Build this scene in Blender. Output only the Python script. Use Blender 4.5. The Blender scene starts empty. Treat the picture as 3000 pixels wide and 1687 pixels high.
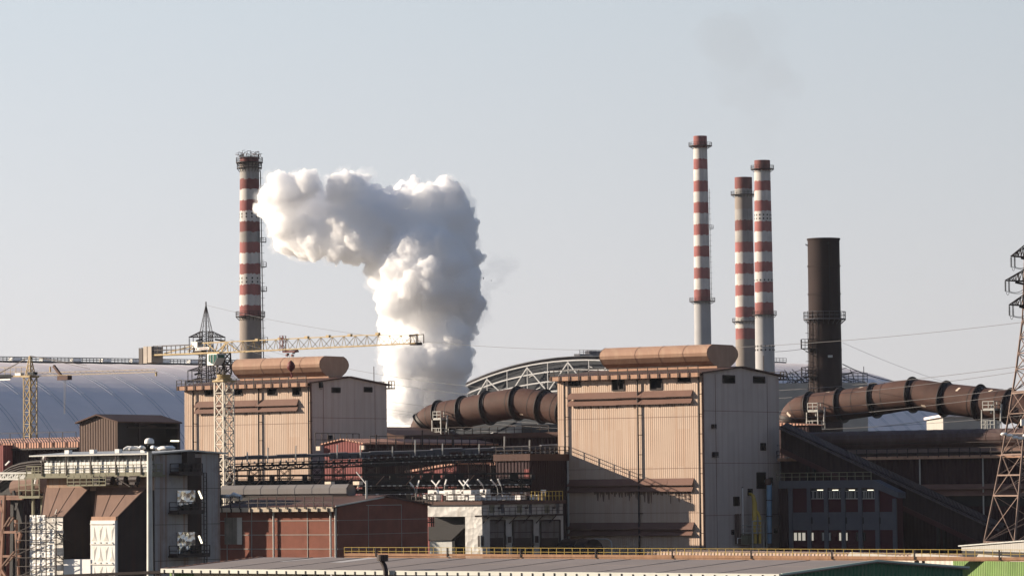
import bpy, math, random
from mathutils import Vector as V, Matrix
random.seed(7)
R = math.radians
sc = bpy.context.scene
col = sc.collection

# ---------------------------------------------------------------- camera
FPX, CAMZ = 11000.0, 24.0            # focal length in photo pixels (3000 wide), eye height
ROT = Matrix.Rotation(R(90 + 3.104), 4, 'X') @ Matrix.Rotation(R(-0.6), 4, 'Z')
cd = bpy.data.cameras.new('camera')
cam = bpy.data.objects.new('camera', cd)
col.objects.link(cam)
cam.matrix_world = Matrix.Translation((0, 0, CAMZ)) @ ROT
cd.sensor_width = 36.0
cd.lens = 36.0 * FPX / 3000.0
cd.clip_start, cd.clip_end = 1.0, 60000.0
sc.camera = cam

# ---------------------------------------------------------------- sky, sun, exposure
SUN_EL, SUN_AZ = 17.5, -80.0          # elevation; azimuth from +Y towards +X (negative = left)
w = bpy.data.worlds.new('World')
sc.world = w
w.use_nodes = True
nt = w.node_tree
sky = nt.nodes.new('ShaderNodeTexSky')
sky.sky_type = 'NISHITA'
sky.sun_disc = False
sky.sun_elevation = R(SUN_EL)
sky.sun_rotation = R(SUN_AZ)
sky.altitude = 0
sky.air_density, sky.dust_density, sky.ozone_density = 1.0, 1.0, 2.0
bg = nt.nodes['Background']
def _n(t, **k):
    n = nt.nodes.new(t)
    for a, b in k.items(): setattr(n, a, b)
    return n
_tc = _n('ShaderNodeTexCoord'); _sp = _n('ShaderNodeSeparateXYZ')
nt.links.new(_tc.outputs['Generated'], _sp.inputs[0])
_cr = _n('ShaderNodeValToRGB')                      # pale hazy air low down, bluer overhead
_e = _cr.color_ramp.elements
_e[0].position, _e[0].color = 0.0, (4.72, 4.56, 4.68, 1)
_e[1].position, _e[1].color = 1.0, (0.40, 0.80, 1.7, 1)
for p_, c_ in ((0.05, (4.58, 4.54, 4.74, 1)), (0.15, (3.95, 4.35, 4.72, 1)), (0.45, (0.95, 1.5, 2.6, 1))):
    q_ = _e.new(p_); q_.color = c_
nt.links.new(_sp.outputs['Z'], _cr.inputs[0])
_mr = _n('ShaderNodeMapRange')                      # brighter towards the sun's side
_mr.inputs['From Min'].default_value, _mr.inputs['From Max'].default_value = -0.16, 0.16
_mr.inputs['To Min'].default_value, _mr.inputs['To Max'].default_value = 1.05, 0.88
nt.links.new(_sp.outputs['X'], _mr.inputs[0])
_mb = _n('ShaderNodeMapRange')                      # dimmer away from the sun's half of the sky, behind the viewer
_mb.inputs['From Min'].default_value, _mb.inputs['From Max'].default_value = -0.5, 0.55
_mb.inputs['To Min'].default_value, _mb.inputs['To Max'].default_value = 0.72, 1.0
nt.links.new(_sp.outputs['Y'], _mb.inputs[0])
_m2 = _n('ShaderNodeMath', operation='MULTIPLY')
nt.links.new(_mr.outputs[0], _m2.inputs[0]); nt.links.new(_mb.outputs[0], _m2.inputs[1])
_ml = _n('ShaderNodeVectorMath', operation='SCALE')
nt.links.new(_cr.outputs[0], _ml.inputs[0]); nt.links.new(_m2.outputs[0], _ml.inputs['Scale'])
_mx = _n('ShaderNodeMix', data_type='RGBA')
_mx.inputs['Factor'].default_value = 0.9
nt.links.new(sky.outputs[0], _mx.inputs[6]); nt.links.new(_ml.outputs[0], _mx.inputs[7])
bg.inputs[1].default_value = 0.082
nt.links.new(_mx.outputs[2], bg.inputs[0])
sl = bpy.data.lights.new('sun', 'SUN')
sl.energy = 5.0
sl.angle = R(0.5)
sl.color = (1.0, 0.85, 0.68)
so = bpy.data.objects.new('sun', sl)
col.objects.link(so)
sd = V((math.sin(R(SUN_AZ)) * math.cos(R(SUN_EL)), math.cos(R(SUN_AZ)) * math.cos(R(SUN_EL)), math.sin(R(SUN_EL))))
so.rotation_euler = sd.to_track_quat('Z', 'Y').to_euler()
so.location = (-200, 0, 300)
sc.view_settings.view_transform = 'Standard'
sc.view_settings.look = 'None'
sc.view_settings.exposure = 0.95
sc.view_settings.gamma = 1.0
sc.cycles.use_denoising = True
sc.cycles.max_bounces = 64
sc.cycles.diffuse_bounces = 3
sc.cycles.glossy_bounces = 2
sc.cycles.transmission_bounces = 2
sc.cycles.volume_bounces = 64
sc.cycles.transparent_max_bounces = 8
sc.cycles.caustics_reflective = False
sc.cycles.caustics_refractive = False

# ---------------------------------------------------------------- geometry helpers
CAM = V((0, 0, CAMZ))
R3 = ROT.to_3x3()
def ray(px, py):
    return R3 @ V(((px - 1500) / FPX, -(py - 843.5) / FPX, -1.0))
def P(px, py, Y):
    d = ray(px, py)
    return CAM + d * (Y / d.y)
def Z(x0, y0, s):                     # a measuring window on the photo
    return lambda x, y: (x0 + x / s, y0 + y / s)
ZA, ZB, ZC, ZD, ZE = Z(0, 850, 3.433), Z(0, 1265, 3.433), Z(600, 980, 4.287), Z(600, 1300, 3.745), Z(1100, 1280, 3.814)
ZF, ZG, ZH, ZI, ZJ = Z(1150, 980, 4.287), Z(1600, 980, 3.433), Z(1600, 1265, 3.433), Z(2250, 1265, 3.433), Z(2250, 930, 3.433)
ZK, ZL, ZM, ZN, ZO = Z(2300, 640, 3.677), Z(1980, 380, 2.069), Z(640, 430, 2.229), Z(400, 880, 4.287), Z(0, 1280, 3.56)
ZP, ZQ, ZR, ZS, ZT = Z(340, 1280, 3.56), Z(640, 1280, 6.44), Z(940, 1260, 6.44), Z(1200, 1380, 5.367), Z(2100, 1300, 4.263)
ZU, ZV, DD = Z(2800, 700, 3.62), Z(2750, 1080, 2.787), Z(0, 0, 0.8587)

def tag(o, label=None, cat=None, group=None, kind=None):
    if label: o['label'] = label
    if cat: o['category'] = cat
    if group: o['group'] = group
    if kind: o['kind'] = kind
    return o
def empty(name, loc=(0, 0, 0), rz=0.0, label=None, cat=None, group=None):
    o = bpy.data.objects.new(name, None)
    col.objects.link(o)
    o.location = loc
    o.rotation_euler = (0, 0, rz)
    o.empty_display_size = 1
    return tag(o, label, cat, group)
def copy_tree(o, parent=None):
    c = o.copy()
    col.objects.link(c)
    c.parent = parent
    for ch in [q for q in bpy.data.objects if q.parent is o]:
        copy_tree(ch, c)
    return c

class Fr:
    """A ground frame under a point of the place, turned about the vertical."""
    def __init__(s, px, py, Y, rz=-35.0):
        o = P(px, py, Y)
        s.o = V((o.x, o.y, 0))
        s.a = R(rz)
        s.inv = Matrix.Rotation(-s.a, 3, 'Z')
        s.m = Matrix.Rotation(s.a, 3, 'Z')
    def _hit(s, p, k, c):
        o = s.inv @ (CAM - s.o)
        d = s.inv @ ray(*p)
        return o + d * ((c - o[k]) / d[k])
    def x(s, p, c=0.0): return s._hit(p, 0, c)
    def y(s, p, c=0.0): return s._hit(p, 1, c)
    def z(s, p, c=0.0): return s._hit(p, 2, c)
    def root(s, name, label, cat, group=None):
        return empty(name, s.o, s.a, label, cat, group)
    def w(s, p): return s.o + s.m @ V(p)
    def l(s, p): return s.inv @ (V(p) - s.o)

class MB:
    def __init__(s):
        s.v, s.f, s.mi, s.cur = [], [], [], 0
    def face(s, *pts):
        n = len(s.v)
        s.v += [V(p) for p in pts]
        s.f.append(tuple(range(n, n + len(pts))))
        s.mi.append(s.cur)
        return s
    def _q(s, idx):
        s.f.append(idx); s.mi.append(s.cur)
    def box(s, a, b):
        x0, x1 = sorted((a[0], b[0])); y0, y1 = sorted((a[1], b[1])); z0, z1 = sorted((a[2], b[2]))
        n = len(s.v)
        s.v += [V(c) for c in ((x0, y0, z0), (x1, y0, z0), (x1, y1, z0), (x0, y1, z0), (x0, y0, z1), (x1, y0, z1), (x1, y1, z1), (x0, y1, z1))]
        for q in ((0, 3, 2, 1), (4, 5, 6, 7), (0, 1, 5, 4), (1, 2, 6, 5), (2, 3, 7, 6), (3, 0, 4, 7)):
            s._q(tuple(n + i for i in q))
        return s
    def bar(s, p, q, wd=0.1, h=None):
        p, q = V(p), V(q)
        d = q - p
        if d.length < 1e-6: return s
        d.normalize()
        up = V((0, 0, 1)) if abs(d.z) < 0.95 else V((0, 1, 0))
        a = d.cross(up).normalized() * (wd / 2)
        b = a.cross(d).normalized() * ((h or wd) / 2)
        n = len(s.v)
        for c in (p, q):
            s.v += [c - a - b, c + a - b, c + a + b, c - a + b]
        for k in ((0, 1, 2, 3), (7, 6, 5, 4), (0, 4, 5, 1), (1, 5, 6, 2), (2, 6, 7, 3), (3, 7, 4, 0)):
            s._q(tuple(n + i for i in k))
        return s
    def tube(s, pts, r, n=8, cap=True):
        pts = [V(p) for p in pts]
        rs = r if isinstance(r, (list, tuple)) else [r] * len(pts)
        base = len(s.v)
        a = None
        for i, p in enumerate(pts):
            d = (pts[min(i + 1, len(pts) - 1)] - pts[max(i - 1, 0)]).normalized()
            if a is None:
                up = V((0, 0, 1)) if abs(d.z) < 0.9 else V((1, 0, 0))
                a = d.cross(up).normalized()
            else:
                a = (a - d * a.dot(d)).normalized()
            b = d.cross(a)
            for k in range(n):
                t = 2 * math.pi * k / n
                s.v.append(p + (a * math.cos(t) + b * math.sin(t)) * rs[i])
        for i in range(len(pts) - 1):
            for k in range(n):
                k2 = (k + 1) % n
                s._q((base + i * n + k, base + i * n + k2, base + (i + 1) * n + k2, base + (i + 1) * n + k))
        if cap:
            s._q(tuple(base + k for k in reversed(range(n))))
            s._q(tuple(base + (len(pts) - 1) * n + k for k in range(n)))
        return s
    def ring(s, c, d, r0, r1, t, n=32):        # flat flange ring round axis d
        c, d = V(c), V(d).normalized()
        up = V((0, 0, 1)) if abs(d.z) < 0.9 else V((1, 0, 0))
        a = d.cross(up).normalized(); b = d.cross(a)
        base = len(s.v)
        for k in range(n):
            t_ = 2 * math.pi * k / n
            e = a * math.cos(t_) + b * math.sin(t_)
            s.v += [c + e * r0 - d * t / 2, c + e * r1 - d * t / 2, c + e * r1 + d * t / 2, c + e * r0 + d * t / 2]
        for k in range(n):
            i, j = base + k * 4, base + ((k + 1) % n) * 4
            for u in range(4):
                v_ = (u + 1) % 4
                s._q((i + u, j + u, j + v_, i + v_))
        return s
    def prism(s, prof, vec):
        prof = [V(p) for p in prof]; vec = V(vec)
        n, m = len(s.v), len(prof)
        s.v += prof + [p + vec for p in prof]
        s._q(tuple(range(n, n + m)))
        s._q(tuple(n + m + i for i in reversed(range(m))))
        for i in range(m):
            j = (i + 1) % m
            s._q((n + j, n + i, n + m + i, n + m + j))
        return s
    def lathe(s, prof, c=(0, 0, 0), n=32, mats=None):
        c = V(c); base = len(s.v)
        for r, z in prof:
            for k in range(n):
                t = 2 * math.pi * k / n
                s.v.append(c + V((r * math.cos(t), r * math.sin(t), z)))
        for i in range(len(prof) - 1):
            if mats: s.cur = mats[i]
            for k in range(n):
                k2 = (k + 1) % n
                s._q((base + i * n + k, base + i * n + k2, base + (i + 1) * n + k2, base + (i + 1) * n + k))
        return s
    def rail(s, pts, h=1.1, step=1.5, wd=0.07, mids=1, kick=0.0):
        pts = [V(p) for p in pts]
        for p, q in zip(pts[:-1], pts[1:]):
            L = (q - p).length
            n = max(1, round(L / step))
            for i in range(n + 1):
                c = p.lerp(q, i / n)
                s.bar(c, c + V((0, 0, h)), wd)
            for m in range(mids + 1):
                z = V((0, 0, h * (m + 1) / (mids + 1)))
                s.bar(p + z, q + z, wd)
            if kick: s.bar(p + V((0, 0, kick / 2)), q + V((0, 0, kick / 2)), wd * .6, kick)
        return s
    def ladder(s, p, q, side, wd=0.5, step=0.6, r=0.05):
        p, q, side = V(p), V(q), V(side).normalized() * wd / 2
        s.bar(p - side, q - side, r * 1.6); s.bar(p + side, q + side, r * 1.6)
        n = max(2, int((q - p).length / step))
        for i in range(n + 1):
            c = p.lerp(q, i / n)
            s.bar(c - side, c + side, r)
        return s
    def truss(s, a0, a1, b0, b1, n, wd=0.1, wd2=None, x=False):   # planar truss between chords a and b
        a0, a1, b0, b1 = V(a0), V(a1), V(b0), V(b1)
        wd2 = wd2 or wd * .7
        s.bar(a0, a1, wd); s.bar(b0, b1, wd)
        for i in range(n + 1):
            s.bar(a0.lerp(a1, i / n), b0.lerp(b1, i / n), wd2)
            if i < n:
                if x or i % 2 == 0: s.bar(a0.lerp(a1, i / n), b0.lerp(b1, (i + 1) / n), wd2)
                if x or i % 2 == 1: s.bar(b0.lerp(b1, i / n), a0.lerp(a1, (i + 1) / n), wd2)
        return s
    def mast(s, c0, c1, w0, w1, n, wd=0.12, wd2=0.07, ax=(1, 0, 0), ay=(0, 1, 0)):   # square lattice mast
        c0, c1, ax, ay = V(c0), V(c1), V(ax), V(ay)
        cor = [(-1, -1), (1, -1), (1, 1), (-1, 1)]
        def pt(t, k):
            h = (w0 + (w1 - w0) * t) / 2
            return c0.lerp(c1, t) + ax * cor[k][0] * h + ay * cor[k][1] * h
        for k in range(4):
            s.bar(pt(0, k), pt(1, k), wd)
            k2 = (k + 1) % 4
            for i in range(n):
                t0, t1 = i / n, (i + 1) / n
                s.bar(pt(t0, k), pt(t1, k2), wd2); s.bar(pt(t0, k2), pt(t1, k), wd2)
                s.bar(pt(t1, k), pt(t1, k2), wd2)
        return s
    def holed(s, fn, u0, u1, v0, v1, holes):
        us = sorted({u0, u1, *[min(max(h[i], u0), u1) for h in holes for i in (0, 2)]})
        vs = sorted({v0, v1, *[min(max(h[i], v0), v1) for h in holes for i in (1, 3)]})
        for i in range(len(us) - 1):
            for j in range(len(vs) - 1):
                cu, cv = (us[i] + us[i + 1]) / 2, (vs[j] + vs[j + 1]) / 2
                if us[i + 1] - us[i] < 1e-4 or vs[j + 1] - vs[j] < 1e-4: continue
                if any(h[0] < cu < h[2] and h[1] < cv < h[3] for h in holes): continue
                s.face(fn(us[i], vs[j]), fn(us[i + 1], vs[j]), fn(us[i + 1], vs[j + 1]), fn(us[i], vs[j + 1]))
        return s
    def build(s, name, mat, parent=None, smooth=False, label=None):
        me = bpy.data.meshes.new(name)
        me.from_pydata([tuple(p) for p in s.v], [], s.f)
        for m in (mat if isinstance(mat, (list, tuple)) else [mat]):
            me.materials.append(m)
        if isinstance(mat, (list, tuple)):
            me.polygons.foreach_set('material_index', s.mi)
        if smooth:
            me.polygons.foreach_set('use_smooth', [True] * len(me.polygons))
            me.set_sharp_from_angle(angle=R(40))
        me.update()
        o = bpy.data.objects.new(name, me)
        col.objects.link(o)
        o.parent = parent
        if label: o['label'] = label
        return o

# ---------------------------------------------------------------- materials
MATS = {}
def mat(name, c, rough=0.75, var=0.18, vs=0.35, streak=0.0, sc_col=(0.16, 0.06, 0.03), st_s=0.9, st_z=0.07,
        corr=0.0, cdepth=0.05, metal=0.0, bump=0.0, bs=2.0, patch=0.0, p_col=(0.05, 0.04, 0.035), ps=0.12, crumple=0.0, panel=None):
    if name in MATS: return MATS[name]
    m = bpy.data.materials.new(name)
    m.use_nodes = True
    nt = m.node_tree
    N, L = nt.nodes, nt.links
    b = N['Principled BSDF']
    b.inputs['Roughness'].default_value = rough
    b.inputs['Metallic'].default_value = metal
    b.inputs['Specular IOR Level'].default_value = 0.3
    tc = N.new('ShaderNodeTexCoord')
    sep = N.new('ShaderNodeSeparateXYZ')
    L.new(tc.outputs['Object'], sep.inputs[0])
    def math_(op, a, b_):
        n = N.new('ShaderNodeMath'); n.operation = op
        for i, q in enumerate((a, b_)):
            if q is None: continue
            if isinstance(q, (int, float)): n.inputs[i].default_value = q
            else: L.new(q, n.inputs[i])
        return n.outputs[0]
    def noise(vec, scale, detail=4.0, rg=0.55):
        n = N.new('ShaderNodeTexNoise')
        n.inputs['Scale'].default_value = scale
        n.inputs['Detail'].default_value = detail
        n.inputs['Roughness'].default_value = rg
        L.new(vec, n.inputs['Vector'])
        return n.outputs['Fac']
    def ramp(f, lo, hi):
        n = N.new('ShaderNodeMapRange')
        n.inputs['From Min'].default_value = lo; n.inputs['From Max'].default_value = hi
        L.new(f, n.inputs['Value'])
        return n.outputs['Result']
    def mixc(f, a, b_):
        n = N.new('ShaderNodeMix'); n.data_type = 'RGBA'
        L.new(f, n.inputs['Factor'])
        for i, q in ((6, a), (7, b_)):
            if isinstance(q, tuple): n.inputs[i].default_value = (*q, 1)
            else: L.new(q, n.inputs[i])
        return n.outputs[2]
    s_ = math_('ADD', sep.outputs['X'], sep.outputs['Y'])
    f = ramp(noise(tc.outputs['Object'], vs, 6.0, 0.62), 0.28, 0.72)
    dark = tuple(x * (1 - var) for x in c); lite = tuple(min(1, x * (1 + var)) for x in c)
    cur = mixc(f, dark, lite)
    if panel:                                          # single sheets weathered a little differently
        wn = N.new('ShaderNodeTexWhiteNoise'); cbp = N.new('ShaderNodeCombineXYZ')
        L.new(math_('FLOOR', math_('MULTIPLY', s_, 1 / panel[0]), None), cbp.inputs[0])
        L.new(math_('FLOOR', math_('MULTIPLY', sep.outputs['Z'], 1 / panel[1]), None), cbp.inputs[1])
        L.new(cbp.outputs[0], wn.inputs['Vector'])
        cur = mixc(math_('MULTIPLY', math_('POWER', wn.outputs['Value'], 2.5), panel[2]), cur, panel[3])
    if patch > 0:
        f2 = ramp(noise(tc.outputs['Object'], ps, 7.0, 0.68), 0.52, 0.70)
        cur = mixc(math_('MULTIPLY', f2, patch), cur, p_col)
    if streak > 0:
        cb = N.new('ShaderNodeCombineXYZ')
        L.new(math_('MULTIPLY', s_, st_s), cb.inputs[0])
        L.new(math_('MULTIPLY', sep.outputs['Z'], st_z), cb.inputs[2])
        f3 = ramp(noise(cb.outputs[0], 1.0, 6.0, 0.7), 0.47, 0.74)
        cur = mixc(math_('MULTIPLY', f3, streak), cur, sc_col)
    L.new(cur, b.inputs['Base Color'])
    h = None
    if corr > 0:
        wv = math_('SINE', math_('MULTIPLY', s_, 2 * math.pi / corr), None)
        h = math_('MULTIPLY', wv, cdepth)
    if bump > 0:
        hb = math_('MULTIPLY', noise(tc.outputs['Object'], bs, 5.0), bump)
        h = hb if h is None else math_('ADD', h, hb)
    if crumple > 0:
        vo = N.new('ShaderNodeTexVoronoi'); vo.inputs['Scale'].default_value = 1.1
        vo.feature = 'F1'
        L.new(tc.outputs['Object'], vo.inputs['Vector'])
        hc = math_('MULTIPLY', vo.outputs['Distance'], crumple)
        h = hc if h is None else math_('ADD', h, hc)
    if h is not None:
        bn = N.new('ShaderNodeBump'); bn.inputs['Strength'].default_value = 1.0
        bn.inputs['Distance'].default_value = 1.0
        L.new(h, bn.inputs['Height']); L.new(bn.outputs[0], b.inputs['Normal'])
    MATS[name] = m
    return m
def emit(name, c, s):
    m = bpy.data.materials.new(name); m.use_nodes = True
    b = m.node_tree.nodes['Principled BSDF']
    b.inputs['Base Color'].default_value = (*c, 1)
    b.inputs['Emission Color'].default_value = (*c, 1)
    b.inputs['Emission Strength'].default_value = s
    return m

RUST = (0.20, 0.085, 0.04)
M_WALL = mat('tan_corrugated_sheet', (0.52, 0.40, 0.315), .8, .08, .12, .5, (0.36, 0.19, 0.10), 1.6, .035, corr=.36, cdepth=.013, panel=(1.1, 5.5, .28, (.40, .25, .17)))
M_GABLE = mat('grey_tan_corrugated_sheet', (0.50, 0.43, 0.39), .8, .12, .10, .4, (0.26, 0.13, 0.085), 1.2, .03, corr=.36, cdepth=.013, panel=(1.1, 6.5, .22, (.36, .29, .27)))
M_ROOF = mat('rust_brown_roof_sheet', (0.08, 0.040, 0.031), .75, .2, .3, .3, (0.15, 0.08, 0.055))
M_FASCIA = mat('pale_rusty_fascia', (0.42, 0.25, 0.17), .75, .2, .6, .4, (0.2, 0.09, 0.05), 2.5, .2)
M_LOUV = mat('brown_louvre_sheet', (0.16, 0.085, 0.063), .7, .12, .3, .2, (0.22, 0.12, 0.09))
M_MONI = mat('rusty_ventilator_sheet', (0.37, 0.225, 0.155), .75, .14, .25, .6, (0.52, 0.38, 0.26), .8, .15)
M_DARK = mat('black_steel', (0.010, 0.009, 0.010), .6, .3)
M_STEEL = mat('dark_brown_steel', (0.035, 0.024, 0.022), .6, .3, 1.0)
M_PIPE = mat('rust_brown_duct_steel', (0.074, 0.037, 0.028), .75, .28, .35, .5, (0.065, 0.036, 0.03), .5, .5, bump=.02, bs=1.2)
M_FLANGE = mat('dark_duct_flange_steel', (0.028, 0.021, 0.02), .6, .2)
M_PATCH = mat('pale_paint_patch', (0.75, 0.62, 0.48), .6, .2, 3.0)
M_GALV = mat('galvanised_steel', (0.42, 0.42, 0.40), .45, .15, 1.0, metal=.35)
M_SILVER = mat('silver_cladding', (0.50, 0.49, 0.47), .45, .16, .8, .45, (0.26, 0.20, 0.15), .9, .15, metal=.3, crumple=.05)
M_WHITE = mat('white_sheet', (0.80, 0.79, 0.76), .7, .08, .8, .12, (0.4, 0.36, 0.3))
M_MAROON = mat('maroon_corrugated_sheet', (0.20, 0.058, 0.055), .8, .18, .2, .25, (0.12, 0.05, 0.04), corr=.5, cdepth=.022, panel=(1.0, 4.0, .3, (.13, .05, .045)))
M_DMAROON = mat('shade_maroon_sheet', (0.024, 0.0068, 0.0088), .8, .2, .2, .3, (0.03, 0.014, 0.014), corr=.6, cdepth=.04)  # maroon sheet darkened so the colour itself carries the shade
M_PINK = mat('faded_red_roof_sheet', (0.40, 0.22, 0.16), .8, .12, .3, .3, (0.26, 0.12, 0.09), corr=.6, cdepth=.05)
M_BRICK = mat('red_brick_panel', (0.20, 0.074, 0.050), .9, .2, .6, .3, (0.16, 0.06, 0.045), bump=.02, bs=6)
M_CONC = mat('stained_concrete', (0.33, 0.32, 0.32), .9, .16, .25, .95, (0.20, 0.085, 0.04), 1.6, .02, patch=.55, p_col=(0.12, .105, .10), ps=.3)
M_SOOTSHADE = mat('sooty_shade_rusted_sheet', (0.032, 0.022, 0.020), .8, .35, .3, .5, (0.08, 0.033, 0.02), .8, .05)  # near black rusted sheet, also stands for shade on hood sides and recess
M_HOOD = mat('brown_hood_sheet', (0.20, 0.125, 0.095), .8, .12, .4, .5, (0.13, 0.08, 0.062), 1.6, .05)
M_RUSTW = mat('rust_streaked_wall', (0.34, 0.24, 0.18), .85, .2, .5, .9, (0.28, 0.11, 0.04), 1.5, .12)
M_YDUCT = mat('yellow_duct_paint', (0.50, 0.35, 0.07), .55, .15, .6, .15)
M_YEL = mat('yellow_crane_paint', (0.33, 0.235, 0.10), .55, .15, .6, .15)
M_RYEL = mat('yellow_rail_paint', (0.50, 0.35, 0.08), .55, .12, .6)
M_CREAM = mat('cream_crane_paint', (0.56, 0.51, 0.43), .55, .12, .6)
M_ORST = mat('orange_rust_kickplate', (0.40, 0.225, 0.13), .8, .25, .8, .5, (0.18, 0.08, 0.05), 3, .3)
M_GREYR = mat('grey_roof_membrane', (0.215, 0.185, 0.175), .9, .12, .10, .35, (0.17, 0.15, 0.14), .5, .5, patch=.25, p_col=(.15,.13,.125), ps=.25, bump=.01, bs=3)
M_GREEN = mat('green_corrugated_sheet', (0.035, 0.13, 0.075), .6, .15, .3, .15, (0.12, 0.14, 0.10), corr=.35, cdepth=.03)
M_LGREEN = mat('light_green_corrugated_sheet', (0.12, 0.20, 0.055), .65, .25, .25, .5, (0.22, 0.28, 0.13), 1.2, .1, corr=.35, cdepth=.05)
M_CONCRETE = mat('chimney_concrete', (0.36, 0.36, 0.365), .9, .12, .08, .5, (0.26, 0.23, 0.21), .5, .012)
M_CONCD = mat('dark_chimney_concrete', (0.25, 0.215, 0.19), .9, .14, .08, .5, (0.16, 0.14, 0.125), .5, .012)
M_RED = mat('chimney_red_paint', (0.27, 0.095, 0.088), .85, .22, .2, .8, (0.18, 0.078, 0.07), .9, .03)
M_REDD = mat('sooty_chimney_red_paint', (0.17, 0.055, 0.05), .8, .25, .2, .8, (0.09, 0.05, 0.045), .6, .03)
M_WHT = mat('chimney_white_paint', (0.55, 0.52, 0.49), .85, .14, .25, .8, (0.33, 0.30, 0.28), .7, .03)
M_WHTD = mat('sooty_chimney_white_paint', (0.30, 0.285, 0.27), .85, .25, .15, .8, (0.13, 0.12, 0.11), .8, .03)
M_STACK = mat('black_rust_stack_steel', (0.020, 0.0105, 0.010), .85, .3, .12, .7, (0.010, 0.0065, 0.008), .7, .02, bump=.02, bs=.8)
M_DOME = mat('white_membrane_roof', (0.76, 0.68, 0.665), .75, .06, .08, .25, (.60,.55,.54), .06, .2, panel=(7.0, 9.0, .12, (.5, .5, .53)))
M_DOMER = mat('blue_grey_roof_seam', (0.34, 0.36, 0.40), .8, .1)
M_SLATE = mat('dark_hall_sheet', (0.022, 0.027, 0.034), .8, .15, .1)
M_WTRUSS = mat('white_truss_paint', (0.50, 0.50, 0.50), .6, .1)
M_GREYP = mat('grey_panel', (0.098, 0.099, 0.115), .8, .12, .4, .3, (0.14, 0.14, 0.15))
M_GLASS = mat('dark_window_glass', (0.03, 0.035, 0.04), .15, .2)
M_OLIVE = mat('olive_shutter', (0.20, 0.19, 0.13), .7, .15)
M_BLUEP = mat('pale_blue_pipe_paint', (0.22, 0.36, 0.50), .6, .15, .6)
M_HOOK = mat('dark_red_crane_paint', (0.12, 0.022, 0.022), .6, .2)
M_CABG = mat('green_cab_glass', (0.03, 0.10, 0.085), .12, .2)
M_WIRE = mat('wire_metal', (0.16, 0.155, 0.155), .6, .1)
M_GROUND = mat('dusty_ground', (0.055, 0.045, 0.04), .95, .3, .05)
M_CWHITE = mat('counterweight_concrete', (0.42, 0.37, 0.32), .85, .12, .5)
M_FAR = mat('far_concrete', (0.36, 0.34, 0.31), .9, .1, .2)
M_TUBE = emit('warm_lamp_tube', (1.0, .90, .66), 1.1)
M_LITW = emit('lit_window', (.62, .56, .46), .35)
# ---------------------------------------------------------------- ground
g = MB(); g.face((-6000, -200, 0), (6000, -200, 0), (6000, 20000, 0), (-6000, 20000, 0))
tag(g.build('ground', M_GROUND), kind='structure')

def frame_part(root, pts, wd=.14, name='opening_frame', m=None):
    f = MB()
    for a, b in zip(pts, pts[1:] + pts[:1]): f.bar(a, b, wd)
    return f.build(name, m or M_STEEL, root)

def louvre(root, fr, pa, pb, drop, out=.55):
    a, b = fr.y(pa), fr.y(pb)
    x0, x1 = a.x, b.x
    z = (a.z + b.z) / 2
    m = MB()
    n = 5
    for i in range(n):                                # sheets lap each other with slight sag
        xa, xb = x0 + (x1 - x0) * i / n, x0 + (x1 - x0) * (i + 1) / n
        j = random.uniform(-.05, .05)
        m.prism([(xa, -.02, z), (xa, -.02, z - .06), (xa, -out, z - drop - .05 + j), (xa, -out, z - drop + .03 + j)], (xb - xa, 0, 0))
    for i in range(8):
        xq = x0 + (x1 - x0) * (i + .5) / 8
        m.bar((xq, -.02, z - drop + .1), (xq, -out + .05, z - drop), .06)
    return m.build('louvre', M_LOUV, root)

def vent_monitor(root, xe0, xe1, yc, z0, s, h):
    prof = [(-.50, 0), (-.80, .22), (-.97, .45), (-1.0, .60), (-.95, .76), (-.82, .90), (-.64, 1.0),
            (.64, 1.0), (.82, .90), (.95, .76), (1.0, .60), (.97, .45), (.80, .22), (.50, 0)]
    body = MB()
    pts = [(yc + a * s, z0 + b * h) for a, b in prof]
    n = 9
    for i in range(n):
        xa, xb = xe0 + (xe1 - xe0) * i / n, xe0 + (xe1 - xe0) * (i + 1) / n
        for (ya, za), (yb, zb) in zip(pts[:-1], pts[1:]):
            body.face((xb, ya, za), (xa, ya, za), (xa, yb, zb), (xb, yb, zb))
    for xq in (xe0, xe1):
        body.face(*[(xq, a, b) for a, b in pts])
    mo = body.build('ridge_ventilator', M_MONI, root, True)
    ribs = MB()
    for i in (0, 3, 5, 7, 9):
        xa = xe0 + (xe1 - xe0) * i / 9
        for (ya, za), (yb, zb) in zip(pts[:-1], pts[1:]):
            ribs.bar((xa, yc + (ya - yc) * 1.004, za + .01), (xa, yc + (yb - yc) * 1.004, zb + .01), .028)
    ribs.build('ventilator_seam', M_LOUV, mo)
    nk = MB()
    nk.box((xe0 + .5, yc - .5 * s - .35, z0 - .35), (xe1 + .6, yc + .5 * s, z0 - .02))
    nk.build('ventilator_curb', M_FASCIA, mo)
    return mo

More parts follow.
